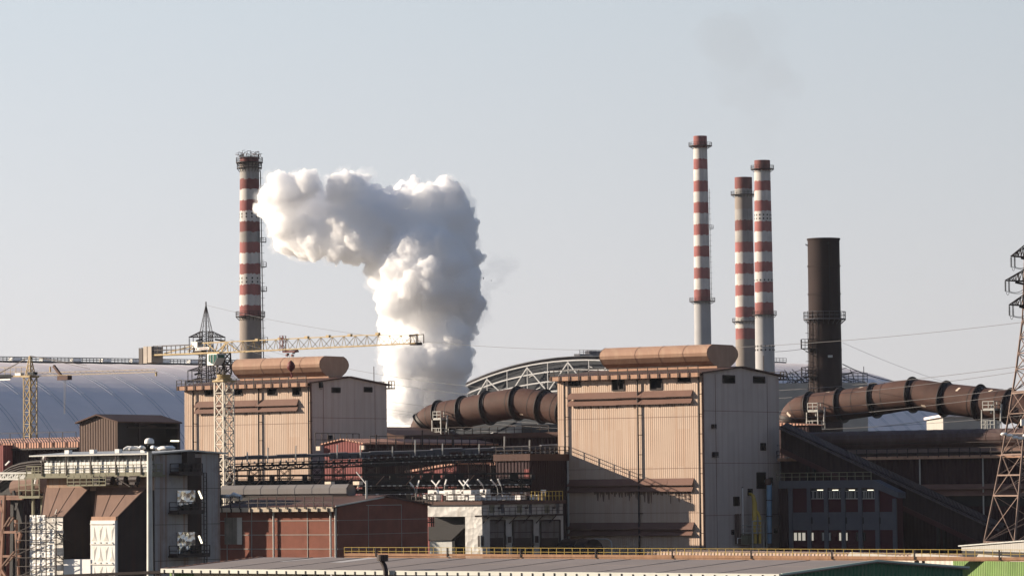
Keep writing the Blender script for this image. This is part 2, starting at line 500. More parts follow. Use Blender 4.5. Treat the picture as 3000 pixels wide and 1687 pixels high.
def tower(name, label, fr, wl_px, gr_px, eave_px, peak_px, zw, zg, louv, wopen, gopen, mon, pipes, seams, gseams, downs=0, rail_far=True):
    root = fr.root(name, label, 'building')
    X0 = fr.y(wl_px).x
    W = fr.x(gr_px).y
    ZE_ = fr.x(eave_px, 0).z
    ZP_ = fr.x(peak_px, 0).z
    holes = []
    for a, b in wopen:
        p, q = fr.y(a), fr.y(b)
        holes.append((min(p.x, q.x), min(p.z, q.z), max(p.x, q.x), min(max(p.z, q.z), ZE_ - .35)))
    wl = MB().holed(lambda u, v: (u, 0, v), X0, 0, 0, ZE_, holes)
    wl.face((X0, W, 0), (0, W, 0), (0, W, ZE_), (X0, W, ZE_))
    wl.build('wall', M_WALL, root, label='sunlit tan corrugated wall with louvres')
    gh = []
    for a, b in gopen:
        p, q = fr.x(a), fr.x(b)
        gh.append((min(p.y, q.y), min(p.z, q.z), max(p.y, q.y), max(p.z, q.z)))
    zt = ZE_ - 1.2
    ga = MB().holed(lambda u, v: (0, u, v), 0, W, 0, ZE_, gh)
    ga.face((0, 0, ZE_), (0, W, ZE_), (0, W / 2, ZP_))
    ga.face((X0, 0, 0), (X0, 0, ZE_), (X0, W / 2, ZP_), (X0, W, ZE_), (X0, W, 0))
    ga.build('gable_wall', M_GABLE, root, label='shaded grey corrugated gable wall')
    for h in holes:
        frame_part(root, [V((h[0], -.04, h[1])), V((h[2], -.04, h[1])), V((h[2], -.04, h[3])), V((h[0], -.04, h[3]))])
    for h in gh:
        frame_part(root, [V((.04, h[0], h[1])), V((.04, h[2], h[1])), V((.04, h[2], h[3])), V((.04, h[0], h[3]))])
    # dark interior steelwork seen through the openings
    ib = MB()
    for i in range(6):
        xx = X0 + (0 - X0) * (i + .5) / 6
        ib.bar((xx, .4, ZE_ - 6), (xx, .4, ZE_ - .5), .3)
    ib.bar((X0 + .5, 0.45, ZE_ - 2.1), (-.5, 0.45, ZE_ - 2.1), .35)
    ib.build('inner_steelwork', M_STEEL, root)
    fl = MB(); fl.face((X0 + .1, .1, ZE_ - 7), (-.1, .1, ZE_ - 7), (-.1, W - .1, ZE_ - 7), (X0 + .1, W - .1, ZE_ - 7))
    fl.face((X0 + .1, .7, ZE_ - 7), (-.7, .7, ZE_ - 7), (-.7, .7, ZE_ - .3), (X0 + .1, .7, ZE_ - .3)); fl.face((-.7, .7, 0), (-.7, W - .1, 0), (-.7, W - .1, ZE_ - .3), (-.7, .7, ZE_ - .3))
    fl.build('dark_backing', M_DARK, root)  # black sheets added behind the openings to stand for deep shade
    # roof
    ov, sl_ = .9, (ZP_ - ZE_) / (W / 2)
    rf = MB()
    for sgn in (0, 1):
        ya, yb = (-ov, W / 2) if sgn == 0 else (W + ov, W / 2)
        za = ZE_ - ov * sl_
        rf.prism([(X0 - .7, ya, za + .05), (X0 - .7, ya, za + .27), (X0 - .7, yb, ZP_ + .27), (X0 - .7, yb, ZP_ + .05)], (-X0 + 1.1, 0, 0))
    rf.build('roof', M_ROOF, root)
    fa = MB(); fa.box((X0 - .72, -ov - .18, ZE_ - .48), (.1, -ov - .02, ZE_ + .12)); fa.box((X0 - .7, -ov - .02, ZE_ - .5), (.08, -.05, ZE_ - .42))
    fa.build('fascia', M_FASCIA, root)
    rl = MB()
    rl.rail([(X0 - .6, -ov - .3, ZE_ + .0), (0.0, -ov - .3, ZE_ + .0)], 1.1, 1.75, .10)
    for i in range(16):
        xq = X0 - .6 + (.6 - X0) * i / 15
        rl.bar((xq, -ov - .3, ZE_ - .5), (xq, -ov - .3, ZE_ + .1), .12)
    rl.rail([(X0 - .6, -ov - .3, ZE_), (X0 - .6, -.0, ZE_ + .1)], 1.1, 1.2, .10)
    rl.build('roof_railing', M_STEEL, root)
    if rail_far:
        pl = MB(); pl.box((.1, W - .2, ZE_ - .55), (.5, W + 1.6, ZE_ - .35)); pl.box((-4, W + .9, ZE_ - .55), (.1, W + 1.7, ZE_ - .38))
        pl.rail([(.45, W - .1, ZE_ - .4), (.45, W + 1.6, ZE_ - .4), (-4, W + 1.6, ZE_ - .4)], 1.1, 1.0, .09)
        pl.bar((-3, W + .6, ZE_), (-3, W + .6, ZE_ + 3.2), .09)
        pl.build('eave_platform', M_STEEL, root)
    vent_monitor(root, *mon(fr, W, ZP_))
    for pa, pb, dr in louv: louvre(root, fr, pa, pb, dr)
    for xp in pipes:
        a = fr.y(xp)
        pp = MB()
        pp.tube([(a.x, -.32, ZE_ - .5), (a.x, -.32, 0)], .13, 8)
        z = ZE_ - 3
        while z > 2:
            pp.bar((a.x - .05, -.32, z), (a.x + .55, -.02, z), .09); z -= 2.9
        pp.build('downpipe', M_STEEL, root)
    se = MB()
    for s_ in seams:
        z = fr.y(s_).z; se.bar((X0, -.01, z), (0, -.01, z), .05)
    for s_ in gseams:
        z = fr.x(s_).z; se.bar((.01, 0, z), (.01, W, z), .06)
    for t in (.16, .84):
        se.bar((.01, W * t, 0), (.01, W * t, ZE_), .06)
    se.bar((.02, -.02, 0), (.02, -.02, ZE_), .22)
    se.build('sheet_seam', M_LOUV, root)
    return root, X0, W, ZE_, ZP_

FR = Fr(2062, 1400, 550)
def mon_r(fr, W, zp):
    return (-3.2 - 19.2, -3.2, W / 2, zp + .35, W * .205, 3.2)
RT, RX0, RW, RZE, RZP = tower('blast_hall', 'right tan corrugated hall with long diagonal shadow on its sunlit wall', FR, (1634.5, 1300), (2284, 1300), (2062, 1094), (2168, 1077.5), ZG, ZH,
    [(ZG(228, 590), ZG(1475, 555), .9), (ZG(228, 662), ZG(1475, 632), .8),
     (ZH(225, 475), ZH(1488, 465), .95), (ZH(225, 545), ZH(1485, 543), .8),
     (ZH(225, 905), ZH(1490, 912), 1.0), (ZH(225, 980), ZH(1485, 985), .8)],
    [(ZG(228, 468), ZG(345, 520)), (ZG(665, 440), ZG(785, 560)), (ZG(1045, 440), ZG(1165, 552)), (ZG(1328, 430), ZG(1452, 480))],
    [(ZG(1775, 408), ZG(1895, 487)), (ZG(2082, 420), ZG(2198, 487)), (ZG(2155, 1092), ZG(2205, 1160)), (ZH(2115, 408), ZH(2205, 565)), (ZH(2235, 460), ZH(2275, 538)),
     (ZH(2027, 572), ZH(2072, 635)), (ZH(1883, 652), ZH(1940, 738)), (ZH(1862, 985), ZH(1885, 1025)), (ZH(2292, 970), ZH(2315, 1015))],
    mon_r, [ZG(200, 900), ZG(935, 900), ZG(1550, 900)], [ZG(800, 838), ZG(800, 1350), ZH(1500, 810)], [ZG(1900, 770), ZG(1900, 1292), ZH(1900, 833)])
for zz in ((1660, 900, 1686, 936), (1668, 1178, 1706, 1222)):
    a, b = FR.x(ZG(zz[0], zz[3])), FR.x(ZG(zz[2], zz[1]))
    bx = MB(); bx.box((.02, a.y, a.z), (.5, b.y, b.z)); bx.bar((.02, a.y, a.z - .1), (.55, b.y, a.z - .1), .08)
    bx.build('wall_lamp', M_STEEL, RT)

FL = Fr(912.6, 1400, 591)
def mon_l(fr, W, zp):
    return (-3.0 - 18.0, -3.0, W / 2, zp + .3, W * .195, 3.2)
LT, LX0, LW, LZE, LZP = tower('blast_hall', 'tan corrugated hall behind the yellow crane mast, its walls in full sun', FL, (541, 1300), (1134, 1300), (913, 1123), (1024.5, 1106.5), ZN, ZC,
    [(ZN(745, 1270), ZN(2037, 1235), .95), (ZN(745, 1348), ZN(2037, 1318), .85)],
    [(ZN(860, 1130), ZN(955, 1195)), (ZN(1230, 1120), ZN(1325, 1188)), (ZN(1645, 1110), ZN(1755, 1185)), (ZN(1960, 1100), ZN(2060, 1192))],
    [(ZC(1593, 665), ZC(1698, 727)), (ZC(1998, 660), ZC(2098, 720))],
    mon_l, [ZN(725, 1300), ZC(692, 1200), ZC(1320, 1200)], [ZC(500, 1130)], [ZC(1800, 1047)])
for zz in ((1432, 595, 1456, 668), (1543, 1262, 1579, 1312)):
    a, b = FL.x(ZC(zz[0], zz[3])), FL.x(ZC(zz[2], zz[1]))
    bx = MB(); bx.box((.02, a.y, a.z), (.45, b.y, b.z)); bx.bar((.3, a.y, a.z - .15), (.3, b.y, a.z - .15), .08)
    bx.build('wall_lamp', M_DARK, LT)
LT['group'] = RT['group'] = 'tan halls with ridge ventilators'

# pipework on the shaded gable of the right hall
def gtube(pts, r, n=12):
    t = MB()
    t.tube([FR.x((px, py), o) for px, py, o in pts], r, n)
    return t
def g_(z, x, y, o): return (*z(x, y), o)
bp = FR.root('blue_vent_pipe', 'tall pale blue vent pipe up the shaded gable of the right hall', 'pipe')
gtube([g_(ZT, 655, 1240, 1.2), g_(ZT, 655, 520, 1.2), g_(ZT, 648, 490, 1.1), g_(ZT, 640, 470, .8), g_(ZT, 625, 462, -.1)], .40).build('pipe', M_BLUEP, bp, True)
for yy in (1115, 900, 700):
    q = FR.x(ZT(655, yy), 1.2); MB().ring(q, (0, 0, 1), .38, .5, .12, 16).build('pipe_flange', M_STEEL, bp)
q = FR.x(ZT(640, 470), 1.1); e = MB(); e.lathe([(.44, -.5), (.5, 0), (.44, .45)], (q.x, q.y, q.z), 16); e.build('rusty_elbow', M_ROOF, bp)
yp = FR.root('yellow_duct', 'yellow branching duct rising beside the blue pipe', 'duct')
gtube([g_(ZT, 470, 1240, 1.6), g_(ZT, 472, 740, 1.4), g_(ZT, 455, 650, .9), g_(ZT, 430, 625, .5), g_(ZT, 400, 622, -.1)], [.36, .36, .28, .2, .2]).build('main_duct', M_YDUCT, yp, True)
gtube([g_(ZT, 538, 1240, 2.0), g_(ZT, 538, 920, 2.0), g_(ZT, 515, 860, 1.8), g_(ZT, 478, 820, 1.5)], .22).build('branch_duct', M_YDUCT, yp, True)
a, b = FR.x(ZT(355, 1250), 1.2), FR.x(ZT(500, 1130), 1.2)
bx = MB(); bx.box((.3, a.y, a.z), (1.6, b.y, b.z)); bx.rail([(1.7, a.y, a.z), (1.7, b.y, a.z)], b.z - a.z, .6, .06, 2); bx.build('duct_casing', M_OLIVE, yp)
sp = FR.root('service_platform', 'grey steel access platform round the yellow duct', 'platform')
a, b = FR.x(ZT(440, 1105), 2.2), FR.x(ZT(615, 1105), 2.2)
pl = MB(); pl.box((.1, a.y, a.z - .12), (2.4, b.y, a.z)); pl.build('deck', M_GALV, sp)
pl = MB(); pl.rail([(.2, a.y, a.z), (2.35, a.y, a.z), (2.35, b.y, a.z), (.2, b.y, a.z)], 1.1, 1.0, .07)
a2 = FR.x(ZT(440, 960), 2.2)
pl.bar((2.35, a.y, a2.z), (2.35, b.y, a2.z), .14); pl.build('railing', M_GALV, sp)
for yy, xx in ((a.y, 2.3), (b.y, 2.3), (b.y - .8, 2.3)):
    l = MB(); l.bar((xx, yy, 0), (xx, yy, a2.z), .14); l.build('leg', M_GALV, sp)
tp = FR.root('vent_tube', 'thin white vent tube standing against the shaded gable', 'pipe')
gtube([g_(ZT, 258, 1240, .5), g_(ZT, 258, 1175, .5), g_(ZT, 330, 1170, .5), g_(ZT, 323, 545, .5)], .07, 6).build('tube', M_WHITE, tp, True)
gtube([g_(ZT, 320, 548, .5), g_(ZT, 320, 538, .5)], .12, 6).build('cap', M_DARK, tp)
tp = FR.root('pipe_bundle', 'group of thin maroon pipes at the foot of the shaded gable', 'pipes')
for k, xx in enumerate((232, 250, 268, 290)):
    gtube([g_(ZT, xx, 1250, .4), g_(ZT, xx, 882, .4), g_(ZT, xx + 6, 875, .0)], .09, 6).build('pipe', M_ROOF, tp, True)

def stain(fr, root, p0, p1, lo, hi, seed):
    """sooty drip stains on the sheet below a louvre, with a ragged lower edge"""
    a, b = fr.y(p0), fr.y(p1); r_ = random.Random(seed); m = MB(); x = a.x; z = (a.z + b.z) / 2
    m.box((a.x, -.013, z + .001), (b.x + .3, -.006, z + .05))
    while x < b.x:
        w_ = r_.uniform(.15, .5); h = lo + (hi - lo) * r_.random() ** 2
        m.face((x, -.012, z), (x + w_, -.012, z), (x + w_ * .75, -.012, z - h), (x + w_ * .3, -.012, z - h * .9)); x += w_ * r_.uniform(.7, 1.5)
    return m.build('drip_stain', M_STAIN, root)
M_STAIN = mat('sooty_drip_stain', (.16, .10, .075), .85, .3, .6, .5, (.28, .17, .11), 2.0, .2)
stain(FR, RT, ZH(480, 605), ZH(1450, 600), .3, 1.9, 4)
stain(FR, RT, ZG(240, 712), ZG(1450, 690), .1, .7, 5)
stain(FL, LT, ZN(770, 1412), ZN(2010, 1385), .1, .7, 6)
# ---------------------------------------------------------------- big brown ducts on the roofs
def spline(pts, n=6):
    out = []
    for i in range(len(pts) - 1):
        p0, p1, p2, p3 = pts[max(i - 1, 0)], pts[i], pts[i + 1], pts[min(i + 2, len(pts) - 1)]
        for k in range(n):
            t = k / n
            out.append(0.5 * ((2 * p1) + (p2 - p0) * t + (2 * p0 - 5 * p1 + 4 * p2 - p3) * t * t + (3 * p1 - p0 - 3 * p2 + p3) * t ** 3))
    out.append(pts[-1])
    return out
DUCT_C = 48.0
def duct(label, z, pts, rings, r_px, ring_px, patches, plats):
    ctr = [FR.y(z(*p), DUCT_C) for p in pts]
    root = empty('gas_duct', FR.w(ctr[-4]) * 1, FR.a, label, 'duct', 'large brown gas ducts')
    org = ctr[-4]
    k = (FR.y(z(*pts[-4]), DUCT_C) - FR.y(z(pts[-4][0], pts[-4][1] + 100), DUCT_C)).length / 100.0
    r, rr = r_px * k, ring_px * k
    path = spline([c - org for c in ctr], 6)
    MB().tube(path, r, 40).build('duct_shell', M_PIPE, root, True)
    def near(px, py):
        q = FR.y(z(px, py), DUCT_C) - org
        i = min(range(len(path)), key=lambda j: (path[j] - q).length)
        d = (path[min(i + 1, len(path) - 1)] - path[max(i - 1, 0)]).normalized()
        return path[i] + d * (q - path[i]).dot(d), d
    for a in rings:
        c, d = near(*a)
        m = MB()
        m.ring(c, d, r - .05, rr, .16, 44)
        m.ring(c + d * .42, d, r - .05, r + .10, .5, 44)
        m.build('flange_ring', M_FLANGE, root, True)
    for i in range(len(path) - 1):                   # weld lines
        if i % 5 == 2:
            d = (path[i + 1] - path[i]).normalized()
            MB().ring(path[i], d, r - .03, r + .025, .09, 40).build('weld_seam', M_FLANGE, root, True)
    for px, py, w_, h_, rot_ in patches:             # painted rectangles on the curved shell
        c, d = near(px, py)
        up = (V((0, 0, 1)) - d * d.z).normalized(); side = d.cross(up)
        if side.y > 0: side = -side
        q = FR.y(z(px, py), DUCT_C) - org
        hh = max(-.94, min(.94, (q - c).dot(up) / r)); ang = math.asin(hh)
        m = MB(); nseg = 5
        for j in range(nseg):
            a0, a1 = (ang + (h_ * k / r) * ((j + t) / nseg - .5) for t in (0, 1))
            e0, e1 = ((up * math.sin(a) + side * math.cos(a)) * (r + .012) for a in (a0, a1))
            s0 = d * ((j / nseg - .5) * rot_ * k); s1 = d * (((j + 1) / nseg - .5) * rot_ * k)
            hw = d * (w_ * k / 2)
            m.face(c + e0 - hw + s0, c + e0 + hw + s0, c + e1 + hw + s1, c + e1 - hw + s1)
        m.build('paint_patch', M_PATCH, root)
    for (x0, y0, x1, y1) in plats:
        c, d = near((x0 + x1) / 2, y0)
        a = FR.y(z(x0, y1), DUCT_C - r - 1.5) - org; b = FR.y(z(x1, y0), DUCT_C - r - 1.5) - org
        m = MB()
        m.box((a.x, a.y, a.z - .12), (b.x, a.y + 2.0, a.z))
        m.rail([(a.x, a.y + 2, a.z), (a.x, a.y, a.z), (b.x, a.y, a.z), (b.x, a.y + 2, a.z)], 1.2, .9, .10)
        zm = (a.z + b.z) / 2 + .3
        m.box((a.x + .3, a.y, zm + 1.0), (b.x - .1, a.y + 2.0, zm + 1.35))
        m.rail([(a.x + .3, a.y, zm + 1.3), (b.x - .1, a.y, zm + 1.3), (b.x - .1, a.y + 1.8, zm + 1.3)], 1.1, .8, .10)
        for xx in (a.x + .1, b.x - .1): m.bar((xx, a.y, a.z - 2.5), (xx, a.y, b.z), .14)
        m.bar((b.x + .6, a.y + .6, zm - 1), (b.x + .9, a.y + .6, b.z + .8), .22); m.bar((a.x + 1.4, a.y + .6, b.z - .6), (a.x + 1.5, a.y + .6, b.z + .7), .2)
        m.build('access_platform', M_GALV, root)
    return root
duct('large brown gas duct between the two tan halls, elbow at its left end', ZF,
     [(402, 1480), (402, 1280), (412, 1190), (465, 1098), (560, 1048), (700, 1014), (907, 980), (1205, 920), (1575, 862), (1900, 900), (2250, 965), (2500, 1010)],
     [(404, 1225), (440, 1130), (612, 1035), (907, 980), (1205, 920), (1575, 860), (1900, 900), (2165, 950)], 190, 222,
     [(398, 1052, 20, 70, 0), (1695, 1003, 50, 28, 6)], [(492, 1070, 612, 1265)])
duct('large brown gas duct on the right, running from the hall gable to the edge pylon', ZJ,
     [(265, 1260), (262, 1050), (320, 955), (440, 918), (745, 880), (1077, 832), (1455, 777), (1780, 815), (2125, 853), (2425, 890), (2620, 950), (2720, 1080), (2730, 1300)],
     [(262, 1040), (440, 918), (745, 880), (1077, 832), (1455, 777), (1780, 815), (2125, 853), (2425, 890), (2640, 965)], 158, 188,
     [(285, 975, 22, 58, -4), (628, 748, 38, 14, 8), (958, 692, 46, 14, 10), (1113, 928, 22, 46, -16), (1467, 748, 26, 62, 4), (1622, 890, 46, 24, -8), (1962, 722, 24, 50, 18), (2168, 712, 50, 12, 0), (2278, 735, 24, 36, 18)],
     [(385, 950, 505, 1115), (2145, 925, 2280, 1115)])

# ---------------------------------------------------------------- striped chimneys
def rings_platform(root, r, z, w_=1.1, name='platform', m=None, n=20, deep=.35, h=1.2):
    o = MB()
    o.ring((0, 0, z), (0, 0, 1), r - .05, r + w_ * .8, .16, 32)
    pts = [(math.cos(2 * math.pi * i / n) * (r + w_ * .8 - .06), math.sin(2 * math.pi * i / n) * (r + w_ * .8 - .06), z + .1) for i in range(n + 1)]
    o.rail(pts, h, 9, .09)
    for i in range(n):
        t = 2 * math.pi * i / n
        o.bar((math.cos(t) * r, math.sin(t) * r, z - 1.1), (math.cos(t) * (r + w_ * .8), math.sin(t) * (r + w_ * .8), z - .1), .09)
    return o.build(name, m or M_STEEL, root)
def chimney(label, z, cx, Y, edges, prof, bands, plats, ports, ladder=None, cat='chimney'):
    """edges: band limits in photo rows; prof: (row, half width) pairs; bands: material index per band"""
    base = P(*z(cx, edges[-1]), Y)
    root = empty('chimney', (base.x, Y, 0), 0, label, cat, 'red and white striped chimneys')
    k = Y / FPX / (z(1, 0)[0] - z(0, 0)[0]) if False else Y / FPX * (z(1, 0)[0] - z(0, 0)[0])
    def zz(row): return P(*z(cx, row), Y).z
    def rad(row):
        if row <= prof[0][0]: return prof[0][1] * k
        for (a, ra), (b, rb) in zip(prof[:-1], prof[1:]):
            if row <= b: return (ra + (rb - ra) * (row - a) / (b - a)) * k
        return prof[-1][1] * k
    pr, ms = [], []
    for i, e in enumerate(edges):
        pr.append((rad(e), zz(e)))
        if i < len(edges) - 1: ms.append(bands[i])
    pr.append((rad(edges[-1]) * 1.12, 0)); ms.append(bands[-1])
    pr = [(pr[0][0] * .8, pr[0][1] - 3)] + [(pr[0][0] * .8, pr[0][1])] + pr
    ms = [6, 6] + ms
    sh = MB().lathe(pr, (0, 0, 0), 40, ms)
    rj = random.Random(int(cx))
    for i in range(3, len(pr) - 1):                    # hand painted, slightly uneven band edges
        for k_ in range(40): sh.v[i * 40 + k_].z += rj.uniform(-.22, .22)
    sh.build('shaft', [M_RED, M_WHT, M_REDD, M_WHTD, M_CONCRETE, M_CONCD, M_DARK], root, True)
    for row, wd in plats: rings_platform(root, rad(row), zz(row), wd)
    for row, n, s_ in ports:
        r, zc = rad(row), zz(row)
        for i in range(n):
            t = -math.pi * (.06 + .88 * i / (n - 1))
            o = MB(); c = V((math.cos(t), math.sin(t), 0)); sd = V((-math.sin(t), math.cos(t), 0)) * s_
            u = V((0, 0, s_ * 1.2)); c0 = c * (r + .03) + V((0, 0, zc))
            o.prism([c0 - sd - u, c0 + sd - u, c0 + sd + u, c0 - sd + u], c * -.3)
            o.build('port', M_DARK, root)
    if ladder:
        ang, r0, r1, offs = ladder
        t = R(ang); c = V((math.cos(t), math.sin(t), 0)); sd = V((-math.sin(t), math.cos(t), 0))
        o = MB()
        o.ladder(c * (rad(r1) + .4) + V((0, 0, zz(r1))), c * (rad(r0) + .4) + V((0, 0, zz(r0))), sd, .6, 1.2, .08)
        zc = zz(r1)
        while zc < zz(r0):
            rr = rad(r1) + (rad(r0) - rad(r1)) * (zc - zz(r1)) / (zz(r0) - zz(r1))
            o.bar(c * (rr + .95) - sd * .35 + V((0, 0, zc)), c * (rr + .95) + sd * .35 + V((0, 0, zc)), .09)
            o.bar(c * rr + V((0, 0, zc)), c * (rr + .95) + V((0, 0, zc)), .09)
            zc += 2.0
        o.build('ladder', M_STEEL, root)
        for row in offs:
            rr = rad(row); zc = zz(row); o = MB()
            p = c * (rr + .9) + V((0, 0, zc))
            o.box(p - V((.7, .7, .1)), p + V((.7, .7, .1)))
            o.rail([p + V((-.7, -.7, 0)), p + V((.7, -.7, 0)), p + V((.7, .7, 0))], 1.2, .7, .1)
            o.build('rest_platform', M_STEEL, root)
    return root, rad, zz
c1, rad1, zz1 = chimney('stout red and white chimney with a caged rim, left of the steam plume', ZM, 209, 1000,
    [72, 105, 140, 212, 282, 352, 421, 490, 559, 627, 696, 765, 833, 901, 970, 1038, 1108, 1135], [(72, 62), (140, 63), (1110, 71), (1400, 76)],
    [2, 5, 3, 2, 1, 0, 1, 2, 3, 0, 1, 0, 1, 0, 1, 0, 5, 5], [(140, 1.0), (104, 1.3), (1108, 1.3)], [(441, 6, .22), (461, 6, .2), (860, 6, .2), (885, 6, .2)],
    (-8, 160, 1380, [460, 625, 785, 945, 1275]))
o = MB()                                             # spiky cage on the rim
for i in range(40):
    t = 2 * math.pi * i / 40; r = rad1(72) * random.uniform(.75, 1.25)
    a = V((math.cos(t) * rad1(72), math.sin(t) * rad1(72), zz1(80))); b = V((math.cos(t) * r, math.sin(t) * r, zz1(72) + random.uniform(.6, 1.7)))
    o.bar(a, b, .1); o.bar(b, b + V((random.uniform(-1, 1), random.uniform(-1, 1), random.uniform(-.3, .3))), .1)
o.build('rim_cage', M_ROOF, c1)
c2, rad2, zz2 = chimney('slim clean red and white chimney, the tallest one', ZL, 161, 1400,
    [40, 112, 180, 243, 312, 378, 443, 509, 575, 640, 707, 772, 838, 905, 970, 1040, 1070], [(40, 41), (575, 46), (1040, 50), (1315, 53)],
    [0, 1, 0, 1, 0, 1, 0, 1, 0, 1, 0, 1, 0, 1, 0, 4, 4], [(100, 2.3), (1040, 2.2)], [], (-6, 360, 1030, [600]))
c3, rad3, zz3 = chimney('soot stained red and white chimney, standing close beside a taller one', ZL, 423, 1420,
    [290, 360, 395, 415, 483, 550, 615, 682, 745, 812, 875, 943, 1007, 1075, 1137, 1205, 1270, 1300], [(290, 53), (1160, 59), (1400, 62)],
    [2, 3, 3, 5, 3, 2, 3, 0, 1, 0, 1, 0, 1, 0, 1, 0, 5, 5], [(395, 1.9), (1163, 1.6)], [])
c4, rad4, zz4 = chimney('clean red and white chimney with a dark cap, in front of a stained one', ZL, 537, 1300,
    [187, 250, 312, 373, 433, 495, 557, 619, 681, 741, 802, 863, 925, 987, 1048, 1120, 1150], [(187, 48), (740, 54), (1125, 57), (1400, 61)],
    [2, 1, 0, 1, 0, 1, 0, 1, 0, 1, 0, 1, 0, 1, 0, 4, 4], [(240, 1.6), (1122, 1.3)], [(519, 7, .25), (541, 7, .25), (913, 7, .25), (1312, 7, .25), (1335, 7, .25)])

# black steel stack
bx0 = P(*ZK(424, 900), 800)
st = empty('steel_stack', (bx0.x, 800, 0), 0, 'black rusty steel stack with a ring platform halfway up', 'chimney')
kk = 800 / FPX / 3.677
def zk(row): return P(*ZK(424, row), 800).z
MB().lathe([(172 * kk * .92, zk(217) - 4), (172 * kk * .95, zk(217)), (180 * kk, zk(217)), (180 * kk, zk(235)), (172 * kk, zk(236)), (174 * kk, zk(1090)), (178 * kk, zk(1449)), (180 * kk, 0)], (0, 0, 0), 48).build('shell', M_STACK, st, True)
for row in (514, 815, 1112, 1415):
    MB().ring((0, 0, zk(row)), (0, 0, 1), 170 * kk, 181 * kk, .22, 40).build('stiffener_ring', M_STACK, st, True)
rings_platform(st, 174 * kk, zk(1085), 1.35, 'ring_platform', M_GREYP, 22, h=1.45)
o = MB()
for t, off in ((205, .5), (232, .45)):
    c = V((math.cos(R(t)), math.sin(R(t)), 0)); sd_ = V((-math.sin(R(t)), math.cos(R(t)), 0))
    o.ladder(c * (178 * kk + off) + V((0, 0, 20)), c * (175 * kk + off) + V((0, 0, zk(1000))), sd_, .7, .7, .07)
for zc in range(25, int(zk(1110)), 2):
    for t in (205,):
        c = V((math.cos(R(t)), math.sin(R(t)), 0)); o.ring(c * (178 * kk + .75) + V((0, 0, zc)), (0, 0, 1), .40, .48, .07, 8)
o.build('caged_ladder', M_STEEL, st)
for row in (1400, 1700):
    zc = zk(row); o = MB(); a, b = -9.6 if False else -178 * kk - 1.7, -178 * kk + 1.9
    o.box((a, -178 * kk * .85, zc - .15), (b, -178 * kk * .25, zc)); o.rail([(a, -178 * kk * .25, zc), (a, -178 * kk * .85, zc), (b, -178 * kk * .85, zc)], 1.9, .8, .12, 2)
    o.bar((a, -178 * kk * .8, zc), (b, -178 * kk * .8, zc - 2.2), .14)
    o.build('side_platform', M_STEEL, st)
o = MB(); c = P(*ZJ(612, 395), 800); o.box((c.x - bx0.x - 25 * kk, -178 * kk - .06, c.z - .25), (c.x - bx0.x + 25 * kk, -178 * kk + .5, c.z + .25)); o.build('name_plate', M_GALV, st)
o = MB(); o.bar((-172 * kk, 0, zk(290)), (-190 * kk, -.3, zk(285)), .2); o.box((-195 * kk, -.5, zk(288)), (-189 * kk, 0, zk(272)))
o.bar((20 * kk, -176 * kk, zk(285)), (40 * kk, -180 * kk, zk(265)), .2); o.bar((45 * kk, -173 * kk, zk(265)), (45 * kk, -175 * kk, zk(1000)), .12); o.build('beacon_bracket', M_DARK, st)

# ---------------------------------------------------------------- arched storage halls
def arch(t, B, H):                                    # t from -1 (near side) to 1
    a = t * math.pi / 2
    return B * math.sin(a), H * math.cos(a) ** .9 if abs(t) < 1 else 0.0
def hall(label, px, py_, Y, H, B, rz, x0, x1, ribs, name='storage_hall'):
    o_ = P(px, py_, Y)
    root = empty(name, (o_.x, Y, 0), R(rz), label, 'building', 'arched white storage halls')
    NS, NB = 64, ribs
    sh = MB()
    for i in range(NB):
        xa, xb = x0 + (x1 - x0) * i / NB, x0 + (x1 - x0) * (i + 1) / NB
        for j in range(NS):
            (ya, za), (yb, zb) = arch(-1 + 2 * j / NS, B, H), arch(-1 + 2 * (j + 1) / NS, B, H)
            sh.face((xa, ya, za), (xb, ya, za), (xb, yb, zb), (xa, yb, zb))
    sh.build('roof_skin', M_DOME, root, True)
    rb = MB()
    for i in range(NB + 1):
        x = x0 + (x1 - x0) * i / NB
        for dx in (-.9, .9):
            pts = [(x + dx, *arch(-1 + 2 * j / 48, B + .06, H + .06)) for j in range(49)]
            for p, q in zip(pts[:-1], pts[1:]): rb.bar(p, q, .26, .08)
    rb.build('roof_rib', M_DOMER, root)
    return root
ha = hall('huge white arched storage hall on the left behind the small crane', 300, 1074, 1600, 80, 127, 36.9, -330, 75, 28)
cw = MB()                                             # ridge catwalk
cw.box((-330, -1.6, 80.1), (75, 1.6, 81.0))
cw.rail([(-330, -1.6, 81), (75, -1.6, 81)], 1.6, 3.5, .22); cw.rail([(-330, 1.6, 81), (75, 1.6, 81)], 1.6, 3.5, .22)
cw.build('ridge_catwalk', M_SLATE, ha)
for i in range(27):
    x = -322 + i * 14.6
    b_ = MB(); b_.box((x, -1.7, 81), (x + 4.2, 1.4, 82.3)); b_.box((x + .6, -1.75, 81.15), (x + 3.8, -1.7, 81.9)); b_.build('ridge_vent', M_WHITE, ha)
pt = MB()
for j in range(6):
    t0, t1 = -.30 - .025 * j, -.30 - .025 * (j + 1)
    (ya, za), (yb, zb) = arch(t0, 127.2, 80.2), arch(t1, 127.2, 80.2)
    pt.face((22, ya, za), (33, ya, za), (33, yb, zb), (22, yb, zb))
pt.build('roof_patch', M_WHITE, ha)

